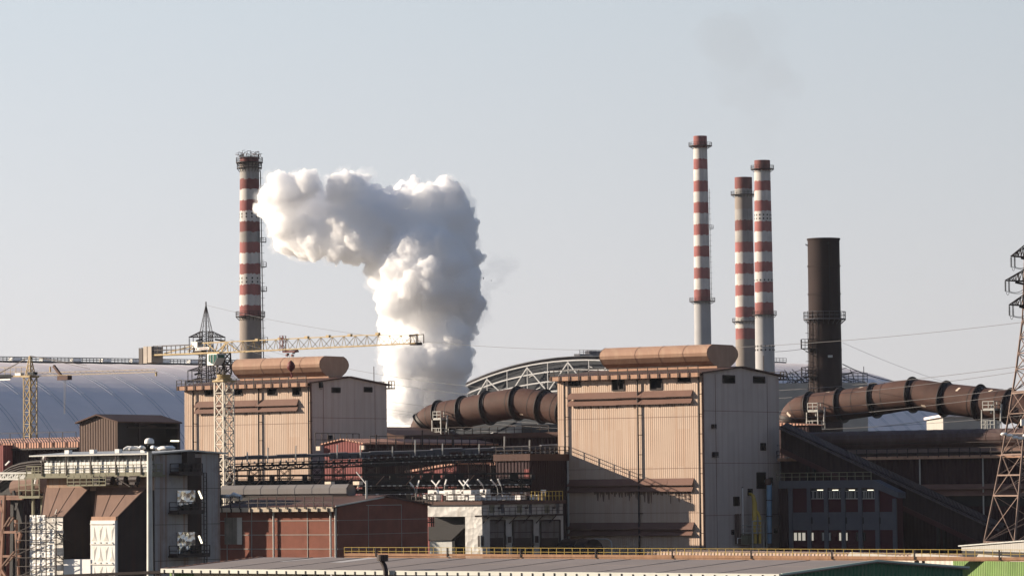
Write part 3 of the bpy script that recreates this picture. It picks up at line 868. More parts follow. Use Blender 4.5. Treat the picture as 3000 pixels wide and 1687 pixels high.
# second hall: its open end faces the plant
hb = hall('white arched storage hall whose dark trussed end shows behind the right hall', 1690, 1033, 1700, 85, 127, 53, 0, 172, 12)
en = MB()
for j in range(64):
    (ya, za), (yb, zb) = arch(-1 + 2 * j / 64, 127, 84), arch(-1 + 2 * (j + 1) / 64, 127, 84)
    en.face((2.5, ya, 0), (2.5, yb, 0), (2.5, yb, zb - .3), (2.5, ya, za - .3))
en.build('end_wall', M_SLATE, hb)
def etruss(m, k0, k1, n=64):
    pts = [(-1.2, *[c * k0 if i == 0 else c * k1 for i, c in enumerate(arch(-1 + 2 * j / n, 127, 84))]) for j in range(n + 1)]
    for p, q in zip(pts[:-1], pts[1:]): m.bar(p, q, .6, .6)
for k in (.99, .938, .885, .83):
    m = MB(); etruss(m, .99, k); m.build('curved_chord', M_WTRUSS, hb)
m = MB()
def ep(s, k): y, z_ = arch(s, 127, 84); return V((-1.4, y * .99, z_ * k))
def ey(y, k): return V((-1.4, y * .99, 84 * math.sqrt(max(0, 1 - (y / 127) ** 2)) ** .95 * k))
for i in range(-9, 10):
    y = i * 11.7 + 4
    m.bar(ey(y, .99), ey(y, .83), .28)
    a, b = (ey(y, .98), ey(y + 11.7, .83)) if i % 2 == 0 else (ey(y, .83), ey(y + 11.7, .98))
    if i < 9: m.bar(a, b, .5)
m.build('truss_web', M_WTRUSS, hb)
for i in range(60):
    s = random.uniform(-.8, .8); k = random.uniform(.6, .96); y, z_ = arch(s, 127, 85)
    m = MB(); m.bar((2.2, y, z_ * k), (2.2, y + 2.4, z_ * k + (-.8 if y > 0 else .8)), .35); m.build('glint_bar', M_WTRUSS, hb)  # white bars scattered at random stand in for glints of sun
cw = MB(); cw.box((0, -1.6, 85), (172, 1.6, 86)); cw.rail([(0, -1.6, 86), (172, -1.6, 86)], 1.8, 3, .2); cw.box((8, -1.2, 86), (30, 1.2, 87.6)); cw.box((60, -1.2, 86), (75, 1.2, 87.6)); cw.build('ridge_walkway', M_GREYP, hb)

# far pale buildings glimpsed between the ducts
def block(name, label, z, x0, y0, x1, Y, depth, m, cat='building', rz=0):
    a, b = P(*z(x0, y0), Y), P(*z(x1, y0), Y)
    root = empty(name, (a.x, Y, 0), R(rz), label, cat)
    MB().box((0, 0, 0), (b.x - a.x, depth, a.z)).build('wall', m, root)
    return root, b.x - a.x, a.z
fb, wv, hv = block('concrete_building', 'far pale concrete building behind the black stack', ZJ, 105, 660, 1000, 1050, 30, M_FAR)
m = MB(); m.rail([(0, 0, hv), (wv, 0, hv)], 2.6, 1.3, .16, 2)
for i in range(26): m.bar((random.uniform(0, wv), .1, hv), (random.uniform(0, wv) if i % 6 == 0 else i * wv / 26, .1, hv + random.uniform(2, 4.5)), .18)
m.build('roof_scaffold', M_SLATE, fb)
for i in range(8):
    m = MB(); x = wv * (.05 + .12 * i); m.box((x, -.05, hv - 32), (x + 3, .1, hv - 28)); m.build('window', M_GLASS, fb)
fb, wv, hv = block('concrete_building', 'far concrete building with square windows seen under the left duct', ZF, 1825, 1115, 2160, 1000, 20, M_FAR)
for i in range(4):
    m = MB(); x = wv * (.08 + .24 * i); m.box((x, -.06, hv - 3.4), (x + 3.2, .1, hv - .8)); m.build('window', M_GLASS, fb)
fb, wv, hv = block('concrete_tower', 'narrow far concrete tower under the left duct', ZF, 1562, 1080, 1620, 990, 8, M_FAR)
m = MB(); m.box((wv, 1, 0), (wv + 20, 7, hv - 1)); m.build('annex', M_SLATE, fb)
a, b = P(*ZF(1240, 1262), 985), P(*ZF(1562, 1090), 985)
gy = empty('inclined_gallery', (a.x, 985, 0), 0, 'pale inclined conveyor gallery rising to the far concrete tower', 'conveyor')
MB().prism([(0, 0, a.z - 4.5), (b.x - a.x, 0, b.z - 4.5), (b.x - a.x, 0, b.z), (0, 0, a.z)], (0, 4, 0)).build('gallery_wall', M_FAR, gy)
m = MB(); m.bar((0, -.1, a.z), (b.x - a.x, -.1, b.z), .5)
for i in range(5):
    t = i / 4; m.bar((t * (b.x - a.x), 2, 0), (t * (b.x - a.x), 2, a.z + (b.z - a.z) * t - 4.4), .6)
m.build('support_frame', M_SLATE, gy)
fb, wv, hv = block('white_shed', 'far white roofed shed under the right duct', ZJ, 1760, 1000, 2330, 1500, 60, M_FAR)
m = MB(); m.box((-1, -1, hv), (wv + 1, 61, hv + 1)); m.build('roof', M_DOME, fb)

# faint dark smoke over the capped chimney
# ---------------------------------------------------------------- tower cranes
def jib_truss(m, x0, x1, zb0, zb1, zt0, zt1, half, n, wd=.14, wd2=.08):
    B = lambda t, s: V((x0 + (x1 - x0) * t, s * half, zb0 + (zb1 - zb0) * t))
    T = lambda t: V((x0 + (x1 - x0) * t, 0, zt0 + (zt1 - zt0) * t))
    for s in (-1, 1): m.bar(B(0, s), B(1, s), wd)
    m.bar(T(0), T(1), wd)
    for i in range(n):
        t0, tm, t1 = i / n, (i + .5) / n, (i + 1) / n
        for s in (-1, 1):
            m.bar(B(t0, s), T(tm), wd2); m.bar(T(tm), B(t1, s), wd2)
            m.bar(B(t0, -1), B(t0, 1), wd2); m.bar(B(t0, -1), B(t1, 1), wd2 * .8)
FC = Fr(*ZN(1100, 1200), 540, -45)
yc = FC.root('tower_crane', 'large yellow flat top tower crane standing in front of the left tan hall', 'crane')
def cy(z, x, y): q = FC.y(z(x, y)); return V((q.x, 0, q.z))
zt = cy(ZN, 1100, 1000).z
MB().mast((0, 0, 0), (0, 0, zt), 1.9, 1.9, 22, .20, .10).build('mast', M_CREAM, yc)
m = MB()
m.ladder((.3, .2, 2), (.3, .2, zt - 1), (0, 1, 0), .5, .6, .03); m.build('mast_ladder', M_STEEL, yc)
z2, z3 = cy(ZN, 1100, 930).z, cy(ZN, 1100, 840).z
m = MB(); m.lathe([(1.0, zt), (1.15, zt + .1), (1.15, zt + .3), (.95, zt + .35), (.95, z2 - .35), (1.05, z2 - .3), (1.05, z2), (.3, z2)], (0, 0, 0), 20)
m.box((-1.2, -1.2, zt - .25), (1.2, 1.2, zt)); m.build('slewing_ring', M_YEL, yc)
m = MB(); m.mast((0, 0, z2), (0, 0, cy(ZN, 1100, 655).z), 1.5, 1.3, 3, .18, .10)
for i in range(7): m.tube([(random.uniform(-.6, .6), random.uniform(-.7, .7), z2 + .2), (random.uniform(-.6, .6), random.uniform(-.8, .8), z3)], .07, 6)
m.build('tower_head', M_STEEL, yc)
ca, cb = cy(ZN, 1020, 820).z, cy(ZN, 1170, 670).z
cab = MB()
cab.prism([(-.9, -2.4, ca), (.5, -2.4, ca), (1.35, -2.4, ca + 1.0), (1.25, -2.4, cb), (-.9, -2.4, cb)], (0, 1.5, 0))
cabo = cab.build('cab', M_WHITE, yc)
m = MB(); h_ = cb - ca
m.prism([(-.55, -2.43, ca + .55), (.5, -2.43, ca + .12), (1.28, -2.43, ca + 1.0), (1.2, -2.43, cb - .12), (-.55, -2.43, cb - .12)], (0, .02, 0))
m.prism([(1.37, -2.3, ca + 1.02), (1.37, -1.05, ca + 1.02), (1.28, -1.05, cb - .12), (1.28, -2.3, cb - .12)], (.02, 0, 0))
m.build('cab_window', M_CABG, cabo)
m = MB()
for xx in (-.1, .55): m.bar((xx, -2.46, ca + .3), (xx, -2.46, cb - .1), .06)
m.build('window_bar', M_GALV, cabo)
R9 = Z(900, 850, 3.22)
j0, j1 = cy(ZN, 1100, 655), cy(R9, 1050, 500)
t0_, tm_, t1_ = cy(ZN, 1130, 520), cy(R9, 510, 425), cy(R9, 1010, 428)
jb = MB()
xm = tm_.x; zm = j0.z + (j1.z - j0.z) * xm / j1.x
jib_truss(jb, 0.6, xm, j0.z, zm, t0_.z, tm_.z, .65, 12, .14, .06)
jib_truss(jb, xm, j1.x, zm, j1.z, tm_.z, t1_.z, .65, 5, .12, .06)
jb.bar(j0, (-2.0, 0, j0.z), .2)
jb.build('jib', M_YEL, yc)
m = MB(); e = j1
for s in (-.7, .7): m.bar(e + V((-.9, s, 0)), e + V((-.9, s, 1.3)), .1); m.bar(e + V((.3, s, 0)), e + V((.3, s, 1.2)), .1); m.bar(e + V((-.9, s, 1.2)), e + V((.3, s, 1.2)), .1)
m.box(e + V((-1.2, -.5, -.25)), e + V((.2, .5, .1))); m.bar(t1_ + V((-1, 0, 0)), t1_ + V((.6, 0, .1)), .25); m.build('jib_end_frame', M_STEEL, yc)
m = MB()
for t in (.18, .30, .44, .55, .66, .80): m.box(V((j1.x * t - .3, -.2, t0_.z + (tm_.z - t0_.z) * min(1, t / .68) - .1)), V((j1.x * t + .35, .2, t0_.z + (tm_.z - t0_.z) * min(1, t / .68) + .25)))
m.build('jib_joint', M_YEL, yc)
k0 = cy(ZN, 150, 690)                                    # counter jib
cj = MB()
for s in (-.75, .75):
    cj.bar((0, s, j0.z), (k0.x, s, k0.z), .22, .24)
for i in range(8):
    t = i / 7; cj.bar((k0.x * t, -.75, j0.z + (k0.z - j0.z) * t), (k0.x * t, .75, j0.z + (k0.z - j0.z) * t), .2)
cj.bar(cy(ZN, 830, 535) , cy(ZN, 350, 665), .16); cj.bar(cy(ZN, 830, 535), t0_, .18); cj.bar(cy(ZN, 640, 640), cy(ZN, 800, 545), .1)
for i in range(6):
    a = cy(ZN, 660 + 80 * i, 655 - i); cj.bar(a, cy(ZN, 700 + 80 * i, 540), .1)
for a, b in (((1000, 660), (1130, 525)), ((1060, 660), (1130, 525)), ((1150, 655), (1130, 525)), ((1130, 525), (1290, 640)), ((880, 530), (1010, 650))): cj.bar(cy(ZN, *a), cy(ZN, *b), .14)
cjo = cj.build('counter_jib', M_YEL, yc)
m = MB(); a, b = cy(ZN, 265, 680), cy(ZN, 720, 665)
for s in (-.85, .85): m.rail([a + V((0, s, 0)), b + V((0, s, 0))], 1.25, 1.0, .08)
m.build('counter_jib_railing', M_STEEL, cjo)
for i, (xa, xb) in enumerate(((105, 150), (155, 205), (210, 262))):
    a, b = cy(ZN, xa, 800), cy(ZN, xb, 578)
    m = MB(); m.box((a.x + .05, -1.1, a.z + .1 * i), (b.x - .05, 1.1, b.z - (.3 if i == 0 else 0))); m.build('counterweight', M_CWHITE if i else M_STEEL, yc)
m = MB(); a, b = cy(ZN, 98, 805), cy(ZN, 150, 595); m.mast((a.x + .2, -.6, a.z), (a.x + .2, -.6, b.z), .6, .6, 3, .08, .03); m.build('end_cage', M_STEEL, yc)
a, b = cy(ZN, 728, 592), cy(ZN, 795, 525); m = MB(); m.box((a.x, -.5, a.z), (b.x, .5, b.z)); m.box((a.x - .1, -.55, b.z), (b.x + .1, .55, b.z + .08)); m.build('electric_cabinet', M_GALV, yc)
a, b = cy(ZN, 740, 640), cy(ZN, 850, 600); m = MB(); m.tube([(a.x, 0, a.z), (b.x, 0, a.z)], .5, 12); m.box((a.x, -.6, a.z - .5), (b.x, .6, a.z - .2)); m.build('winch_drum', M_STEEL, yc)
a, b = cy(ZN, 805, 630), cy(ZN, 972, 585); sg = MB(); sg.prism([(a.x, -1.0, a.z), (b.x, -1.0, a.z + .05), (b.x, -1.0, b.z), (a.x, -1.0, b.z)], (0, .06, 0)); sgo = sg.build('sign_board', M_WHITE, yc)
m = MB(); w_ = b.x - a.x; hh = b.z - a.z
m.prism([(a.x + w_ * .10 + math.cos(t) * hh * .28, -1.03, a.z + hh * .5 + math.sin(t) * hh * .3) for t in [k * math.pi / 5 for k in range(10)]], (0, .02, 0))
for r_ in (.32, .68):
    x = a.x + w_ * .24
    while x < b.x - .2:
        l_ = random.uniform(.1, .4); m.box((x, -1.03, a.z + hh * (r_ - .09)), (min(x + l_, b.x - .1), -1.01, a.z + hh * (r_ + .09))); x += l_ + .09
m.build('sign_lettering', M_HOOK, sgo)
tr = cy(ZN, 1935, 635); trm = MB()
trm.box(tr + V((-1.3, -.4, -.2)), tr + V((1.3, .4, .05))); trm.mast(tr + V((-1.3, -.3, 0)), tr + V((-1.3, -.3, 2.2)), .6, .6, 2, .08, .03)
for i in range(10): c = tr + V((random.uniform(-1.2, 1.1), random.uniform(-.5, .4), random.uniform(-.8, .1))); trm.box(c, c + V((.3, .25, .3)))
trm.build('trolley', M_HOOK, yc)
hk = cy(ZN, 1940, 825); m = MB()
m.lathe([(.05, -.8), (.3, -.6), (.55, -.3), (.6, .1), (.4, .5), (.1, .8)], hk, 10)
m.tube([hk + V((0, 0, -.85)), hk + V((.05, 0, -1.15)), hk + V((.3, 0, -1.4)), hk + V((.1, 0, -1.6)), hk + V((-.15, 0, -1.45))], .10, 6)
hko = m.build('hook_block', M_HOOK, yc, True)
m = MB()
for dx in (-.8, -.35, .35, .8): m.bar(hk + V((dx * .6, 0, .6)), tr + V((dx, 0, -.3)), .03)
m.build('hoist_rope', M_WIRE, yc)

F2 = Fr(*ZA(305, 1200), 770, -42)
sc2 = F2.root('tower_crane', 'small pale yellow tower crane with a pointed top in front of the arched hall', 'crane')
def sy(x, y): q = F2.y(ZA(x, y)); return V((q.x, 0, q.z))
MB().mast((0, 0, 0), (0, 0, sy(305, 870).z), 1.9, 1.9, 20, .2, .11).build('mast', M_YEL, sc2)
ap = sy(312, 662)
m = MB(); m.mast((0, 0, sy(305, 870).z), (0, 0, ap.z), 1.5, .25, 5, .15, .09); m.box((-1.3, -1.3, sy(305, 878).z), (1.3, 1.3, sy(305, 862).z)); m.build('tower_head', M_YEL, sc2)
a, b = sy(345, 862), sy(1570, 822); ta, tb = sy(390, 828), sy(1570, 795)
m = MB(); jib_truss(m, a.x, b.x, a.z, b.z, ta.z, tb.z, .45, 22, .09, .03); m.bar(b, b + V((0, 0, -.8)), .3); m.bar(sy(505, 822), sy(505, 768), .25); m.build('jib', M_YEL, sc2)
k = sy(-60, 868); m = MB()
for s in (-.6, .6): m.bar((0, s, a.z), (k.x, s, k.z), .3)
m.rail([sy(-60, 865), sy(270, 862)], 1.8, 1.6, .09); m.build('counter_jib', M_YEL, sc2)
m = MB(); p = sy(870, 757); m.bar(ap, p, .10); m.bar(ap + V((0, .3, 0)), sy(905, 790), .08); m.bar(ap, sy(-40, 850), .12); m.bar(ap, sy(0, 835), .1); m.build('tie_rod', M_STEEL, sc2)
a, b = sy(10, 908), sy(136, 873); m = MB(); m.box((a.x, -.9, a.z), (b.x, -.8, b.z)); sgo = m.build('sign_board', M_WHITE, sc2)
m = MB()
for i in range(7): x = a.x + (b.x - a.x) * i / 7; m.box((x + .15, -.93, a.z + .3), (x + 1.0, -.91, a.z + .8)); m.box((x + .2, -.93, a.z + 1.2), (x + 1.0, -.91, b.z - .3))
m.build('sign_lettering', M_SLATE, sgo)
a, b = sy(168, 860), sy(225, 832); m = MB(); m.box((a.x, -.5, a.z), (b.x, .5, b.z)); m.build('electric_cabinet', M_GALV, sc2)
a, b = sy(330, 855), sy(388, 822); m = MB(); m.box((a.x, -1.4, a.z), (b.x, -.3, b.z)); m.build('cab', M_SLATE, sc2)
p = sy(655, 868); m = MB(); m.box(p + V((-1.8, -.6, -.7)), p + V((1.4, .6, .2))); m.bar(p + V((-3.5, 0, 2.3)), p + V((-1, 0, 0)), .5); m.build('trolley', M_ROOF, sc2)
m = MB()
for i in range(2): m.bar(sy(645 + 15 * i, 872), sy(645 + 6 * i, 1240), .06)
m.build('hoist_rope', M_WIRE, sc2)

# ---------------------------------------------------------------- pylons
def insulators(root, p, n=11, L=1.9, dx=.1):
    m = MB()
    m.lathe([(.05, -L)] + [q for i in range(n) for q in ((.05, -L + L * i / n), (.19, -L + L * (i + .35) / n), (.05, -L + L * (i + .7) / n))] + [(.05, 0)], p, 8)
    return m.build('insulator', M_DARK, root)
def loop(a, b, sag, n=8): return [a.lerp(b, i / n) + V((0, 0, -sag * 4 * (i / n) * (1 - i / n))) for i in range(n + 1)]
pb = P(*ZN(878, 1040), 820)
py1 = empty('pylon', (pb.x, 820, 0), R(20), 'dark lattice power pylon with a pointed top behind the left tan hall', 'pylon', 'lattice power pylons')
def pz(y): return P(*ZN(878, y), 820).z
k1 = 820 / FPX / 4.287
m = MB()
m.mast((0, 0, 0), (0, 0, pz(1040)), 9, 3.5, 5, .22, .10)
m.mast((0, 0, pz(1040)), (0, 0, pz(880)), 3.5, 2.7, 3, .2, .09); m.mast((0, 0, pz(880)), (0, 0, pz(390)), 2.7, 2.3, 8, .18, .08); m.mast((0, 0, pz(390)), (0, 0, pz(62)), 2.2, .1, 5, .11, .03)
m.build('lattice_body', M_STEEL, py1)
m = MB(); m.bar((0, 0, 0), (0, 0, pz(62) + .8), .22); m.bar((.5, 0, 0), (.5, 0, pz(390)), .18); m.build('climbing_column', M_STEEL, py1)
for yb, yt, L1, L2 in ((462, 393, 225 * k1, 250 * k1), (882, 830, 245 * k1, 235 * k1), (1020, 965, 270 * k1, 240 * k1)):
    m = MB(); zb, zt_ = pz(yb), pz(yt)
    for s, L in ((-1, L1), (1, L2)):
        tip = V((s * L, 0, zb))
        for q in (-1, 1):
            a, b = V((s * 1.2, q * 1.1, zb)), V((s * 1.2, q * 1.1, zt_))
            m.bar(a, tip, .16); m.bar(b, tip, .14)
            for i in range(1, 5): m.bar(a.lerp(tip, i / 5), b.lerp(tip, i / 5), .08); m.bar(a.lerp(tip, i / 5), b.lerp(tip, (i - 1) / 5), .08)
        m.bar((s * 1.2, -1.1, zb), (s * 1.2, 1.1, zb), .16)
    m.build('cross_arm', M_STEEL, py1)
    for s, L in ((-1, L1), (1, L2)):
        for d in (0, .9): insulators(py1, (s * (L - .1 - d), 0, zb - .1), 9, 2.6)
        m = MB(); pts = loop(V((s * L, .1, zb - 2.7)), V((s * (L - 6.5), .1, zb - 2.3)), 1.5)
        m.tube(pts, .05, 5); m.tube([(s * (L - 2.6), -1, zb - .5), (s * (L - 1), -2.6, zb - .9)], .22, 6); m.build('jumper_cable', M_DARK, py1)
pb = P(3048, 1300, 505)
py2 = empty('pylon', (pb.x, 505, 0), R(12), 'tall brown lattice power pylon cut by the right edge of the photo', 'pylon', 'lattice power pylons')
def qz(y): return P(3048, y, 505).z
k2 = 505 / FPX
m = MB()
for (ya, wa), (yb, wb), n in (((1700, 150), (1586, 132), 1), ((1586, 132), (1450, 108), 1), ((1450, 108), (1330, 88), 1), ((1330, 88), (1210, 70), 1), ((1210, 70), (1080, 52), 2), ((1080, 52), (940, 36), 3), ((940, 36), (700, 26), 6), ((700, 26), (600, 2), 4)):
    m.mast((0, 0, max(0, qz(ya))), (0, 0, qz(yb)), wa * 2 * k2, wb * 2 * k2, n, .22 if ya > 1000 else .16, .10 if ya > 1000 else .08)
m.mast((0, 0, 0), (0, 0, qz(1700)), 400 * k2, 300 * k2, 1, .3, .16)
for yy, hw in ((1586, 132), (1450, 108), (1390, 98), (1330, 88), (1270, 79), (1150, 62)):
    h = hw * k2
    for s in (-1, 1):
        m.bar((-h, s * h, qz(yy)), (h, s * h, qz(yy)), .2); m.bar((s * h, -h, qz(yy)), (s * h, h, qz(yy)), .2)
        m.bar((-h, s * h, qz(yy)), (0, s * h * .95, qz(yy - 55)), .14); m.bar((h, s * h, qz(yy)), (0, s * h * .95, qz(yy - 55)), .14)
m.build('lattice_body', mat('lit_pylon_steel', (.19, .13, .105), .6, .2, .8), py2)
for (x, y) in ((2967, 751), (2948, 822), (2959, 893)):
    L = (3048 - x) * k2; zb = qz(y); m = MB()
    for s in (-1, 1):
        tip = V((s * L, 0, zb))
        for q in (-1, 1):
            a, b = V((s * 1.2, q * 1.1, zb - .1)), V((s * 1.2, q * 1.1, zb + 1.7))
            m.bar(a, tip, .14); m.bar(b, tip, .12)
            for i in range(1, 6): m.bar(a.lerp(tip, i / 6), b.lerp(tip, i / 6), .07); m.bar(a.lerp(tip, i / 6), b.lerp(tip, (i - 1) / 6), .07)
    m.build('cross_arm', M_STEEL, py2)
    for d in (0.05, .55): insulators(py2, (-L + d, 0, zb - .1), 9, 1.35)
    m = MB()
    m.tube(loop(V((-L + .2, 0, zb - 1.45)), V((-L + 4, 0, zb - 1.0)), .5), .035, 5); m.tube(loop(V((-L + .6, 0, zb - 1.45)), V((-L + 3.6, .2, zb - .3)), .6), .035, 5); m.tube(loop(V((-L + .1, 0, zb - 1.4)), V((-L + .6, 0, zb - 1.4)), .55), .03, 5)
    m.tube([(-L + 1.3, -.4, zb - .25), (-L + 2.4, -.6, zb - .5)], .16, 6); m.build('jumper_cable', M_DARK, py2)

# ---------------------------------------------------------------- power lines
def wire(a, b, sag, label, r=.045):
    A, B = P(a[0], a[1], a[2]), P(b[0], b[1], b[2])
    n = 40
    m = MB(); m.tube([A.lerp(B, i / n) + V((0, 0, -sag * 4 * (i / n) * (1 - i / n))) for i in range(n + 1)], r, 4)
    return tag(m.build('power_line', M_WIRE), label, 'cable', 'overhead power lines')
wire((605, 894, 820), (3042, 938, 505), 6.6, 'thin earth wire running from the pointed pylon top across the plume to the right', .03)
wire((674, 995, 822), (3000, 1071, 510), 7.4, 'upper conductor passing in front of the plume, right of the left ventilator', .032)
wire((674, 1010, 820), (3000, 1086, 509), 8.0, 'second conductor from the top crossing the lower plume', .03)
wire((674, 1086, 822), (3010, 1133, 510), 6.6, 'third conductor from the top crossing the lower plume', .03)
wire((674, 1100, 820), (3010, 1150, 509), 7.2, 'fourth conductor from the top crossing the lower plume', .03)
wire((655, 1118, 821), (3020, 1215, 560), 6.0, 'fifth conductor crossing the plume just above the duct elbow', .03)
wire((655, 1165, 821), (3020, 1255, 560), 4.6, 'lowest conductor crossing the foot of the plume', .03)
wire((2468, 1003, 900), (3040, 1190, 900), 1.5, 'faint wire falling to the right from the black stack', .03)
wire((2468, 1066, 815), (2620, 1117, 815), .5, 'short dark cable dropping right from the black stack to the duct', .10)
wire((2270, 1030, 1100), (2440, 1003, 1100), .5, 'faint wire between the chimneys and the black stack', .06)
wire((2300, 1095, 816), (2372, 1070, 816), .3, 'short cable reaching the left side of the black stack', .08)
wire((2480, 1255, 1000), (2800, 1218, 1000), .5, 'reddish wire in front of the far hall, under the right duct', .07)
# ---------------------------------------------------------------- sheds around the two halls
def px_z(fr, plane, p, c=0.0): return (fr.y(p, c) if plane == 'y' else fr.x(p, c)).z
# long dark shed that carries the left duct
t = FR.root('long_shed', 'long dark brown shed carrying the left duct between the two tan halls', 'building')
a = FR.y((1120, 1276), 30); b = FR.y((1700, 1272), 30)
m = MB(); m.box((a.x, 30, 0), (b.x, 58, a.z - .8)); m.build('wall', M_DMAROON, t)
m = MB(); m.box((a.x - .5, 29.4, a.z - .8), (b.x, 58.5, a.z)); m.prism([(a.x - 4, 29.5, a.z + 1.6), (a.x - .5, 29.5, a.z + 1.0), (a.x + 3.2, 29.5, a.z), (a.x - 4, 29.5, a.z)], (0, 20, 0)); m.build('roof', M_ROOF, t)
m = MB(); q = FR.y(ZF(700, 1260), 30); m.rail([(q.x, 29.8, a.z), (q.x + 20, 29.8, a.z)], 1.1, 1.6, .09); m.build('roof_railing', M_STEEL, t)
for i in range(5):
    m = MB(); x = a.x + (b.x - a.x) * (.1 + .18 * i); m.tube([(x, 29.6, 0), (x, 29.6, a.z - 1)], .15, 6); m.build('downpipe', M_STEEL, t)

# faded red shed with a sunlit gable
FS1 = Fr(1060, 1350, 578)
t = FS1.root('red_shed', 'faded red gabled shed below the left hall, its roof edge pink in the sun', 'building')
xl = FS1.y(ZR(60, 300)).x; ze = FS1.y(ZR(770, 232)).z; zp = FS1.y(ZR(410, 178)).z; D_ = 36.0
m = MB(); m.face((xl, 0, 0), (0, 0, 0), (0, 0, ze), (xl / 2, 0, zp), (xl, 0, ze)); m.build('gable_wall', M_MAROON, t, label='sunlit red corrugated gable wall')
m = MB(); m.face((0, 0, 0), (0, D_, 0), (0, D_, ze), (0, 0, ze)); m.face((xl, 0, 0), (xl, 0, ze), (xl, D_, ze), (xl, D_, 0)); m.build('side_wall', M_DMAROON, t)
m = MB()
m.prism([(xl / 2, -.3, zp + .2), (xl / 2, -.3, zp), (.6, -.3, ze - .25), (.6, -.3, ze - .05)], (0, D_, 0)); m.prism([(xl / 2, -.3, zp + .2), (xl / 2, -.3, zp), (xl - .6, -.3, ze - .25), (xl - .6, -.3, ze - .05)], (0, D_, 0)); m.build('roof', M_PINK, t)
m = MB(); m.rail([(xl - 1.4, -.4, ze - .4), (xl - 1.4, D_ * .3, ze - .4)], 2, 1.5, .1); m.rail([(.9, 1, ze - .9), (.9, D_, ze - .9)], 1.9, 2.2, .1); m.box((.6, .5, ze - .95), (1.2, D_, ze - .85)); m.build('eave_walkway', M_STEEL, t)
for x in (xl - .6, .55):
    m = MB(); m.box((x - .45, -.7, ze - 1.1), (x + .35, -.3, ze - .45)); m.build('floodlight', M_PATCH, t)
for yy, hh in ((2, 2.2), (7, 1.6), (14, 3.0), (22, 2)):
    m = MB(); m.tube([(1.3, yy, ze - 5), (1.3, yy, ze + hh - 1)], .12, 6); m.build('vent_pipe', M_STEEL, t)
# second red shed, only its sloping sunlit top shows
FS2 = Fr(*ZE(912, 400), 572)
t = FS2.root('red_shed', 'low red lean-to shed under the conveyor, its top sloping up to the right', 'building')
a = FS2.y(ZE(355, 400)); b = FS2.y(ZE(912, 300))
m = MB(); m.face((a.x, 0, 0), (0, 0, 0), (0, 0, b.z), (a.x, 0, a.z)); m.build('front_wall', M_MAROON, t)
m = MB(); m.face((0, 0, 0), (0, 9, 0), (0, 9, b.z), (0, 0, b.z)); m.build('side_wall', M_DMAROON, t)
m = MB(); m.prism([(a.x - .3, -.3, a.z), (0.3, -.3, b.z), (.3, -.3, b.z + .35), (a.x - .3, -.3, a.z + .35)], (0, 9, 0)); m.build('roof', M_PINK, t)
FS3 = Fr(*ZE(1500, 400), 574)
t = FS3.root('red_shed', 'small red shed whose lit roof edge shows left of the dark maroon annexe', 'building')
a = FS3.y(ZE(1290, 300)); b = FS3.y(ZE(1500, 255))
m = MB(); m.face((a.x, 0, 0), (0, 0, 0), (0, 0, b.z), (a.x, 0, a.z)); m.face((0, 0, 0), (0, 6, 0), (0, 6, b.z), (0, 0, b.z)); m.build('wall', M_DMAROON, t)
m = MB(); m.prism([(a.x, -.4, a.z - .3), (.2, -.4, b.z - .3), (.2, -.4, b.z + .1), (a.x, -.4, a.z + .1)], (0, 6, 0)); m.build('roof', M_PINK, t)
# maroon annexe against the right hall: casts the long diagonal shadow
FM = Fr(1551, 1400, 555.6)
t = FM.root('maroon_annexe', 'dark maroon annexe leaning against the left edge of the right hall', 'building')
zt = FM.x(ZE(1722, 262)).z
m = MB(); m.box((-6, 0, 0), (0, 10.5, zt)); m.build('wall', M_DMAROON, t)
m = MB(); m.box((-6.3, -.3, zt), (.35, 10.3, zt + 1.0)); m.build('roof', M_ROOF, t)
m = MB(); m.rail([(.3, 0, zt + 1), (.3, 10, zt + 1)], 1.1, 1.2, .09); m.rail([(.3, 0, zt + 1), (-6, 0, zt + 1)], 1.1, 1.5, .09); m.build('roof_railing', M_STEEL, t)
m = MB(); m.tube([(.25, 9.8, 0), (.25, 9.8, zt)], .16, 8); m.build('downpipe', M_GALV, t)
zs = FM.y(ZE(1700, 455)).z
m = MB(); m.box((-.9, -.05, zs), (-.02, .0, zs + 1.3)); m.build('sun_patch_panel', M_MAROON, t)  # redder panel stands for a sliver of sun on this face

# ---------------------------------------------------------------- conveyor bridges
class Seg:
    def __init__(s, a, b, Ya, Yb):
        s.A, s.B = P(*a, Ya), P(*b, Yb)
        d = s.B - s.A; s.rz = math.atan2(d.y, d.x); s.L = math.hypot(d.x, d.y); s.dz = d.z
        s.fr = Fr(1500, 1440, 100); s.fr.o = V((s.A.x, s.A.y, 0)); s.fr.a = s.rz
        s.fr.inv = Matrix.Rotation(-s.rz, 3, 'Z'); s.fr.m = Matrix.Rotation(s.rz, 3, 'Z')
    def root(s, name, label, cat, group=None): return s.fr.root(name, label, cat, group)
S1 = Seg((628, 1339), (1645, 1303), 558, 567)
t = S1.root('conveyor_bridge', 'long covered conveyor bridge rising to the right in front of the halls', 'conveyor')
def cz(x): return S1.A.z + S1.dz * x / S1.L
m = MB(); x = 0
while x < S1.L:                                        # hood of separate plates, some missing
    w_ = random.choice((2.0, 2.6, 3.4)); x1 = min(S1.L, x + w_); low = random.random() < .4
    j = random.choice((0, 0, .10, .16))
    m.prism([(x, -1.1, cz(x) - (.95 if low else .5)), (x, -1.1, cz(x) - .12 + j), (x, 0, cz(x) + j), (x, 1.1, cz(x) - .12 + j), (x, 1.1, cz(x) - .5)], (x1 - x - .02, 0, cz(x1) - cz(x)))
    x = x1
m.build('hood', mat('grey_conveyor_hood', (.075, .075, .085), .7, .2, .5), t)
m = MB()
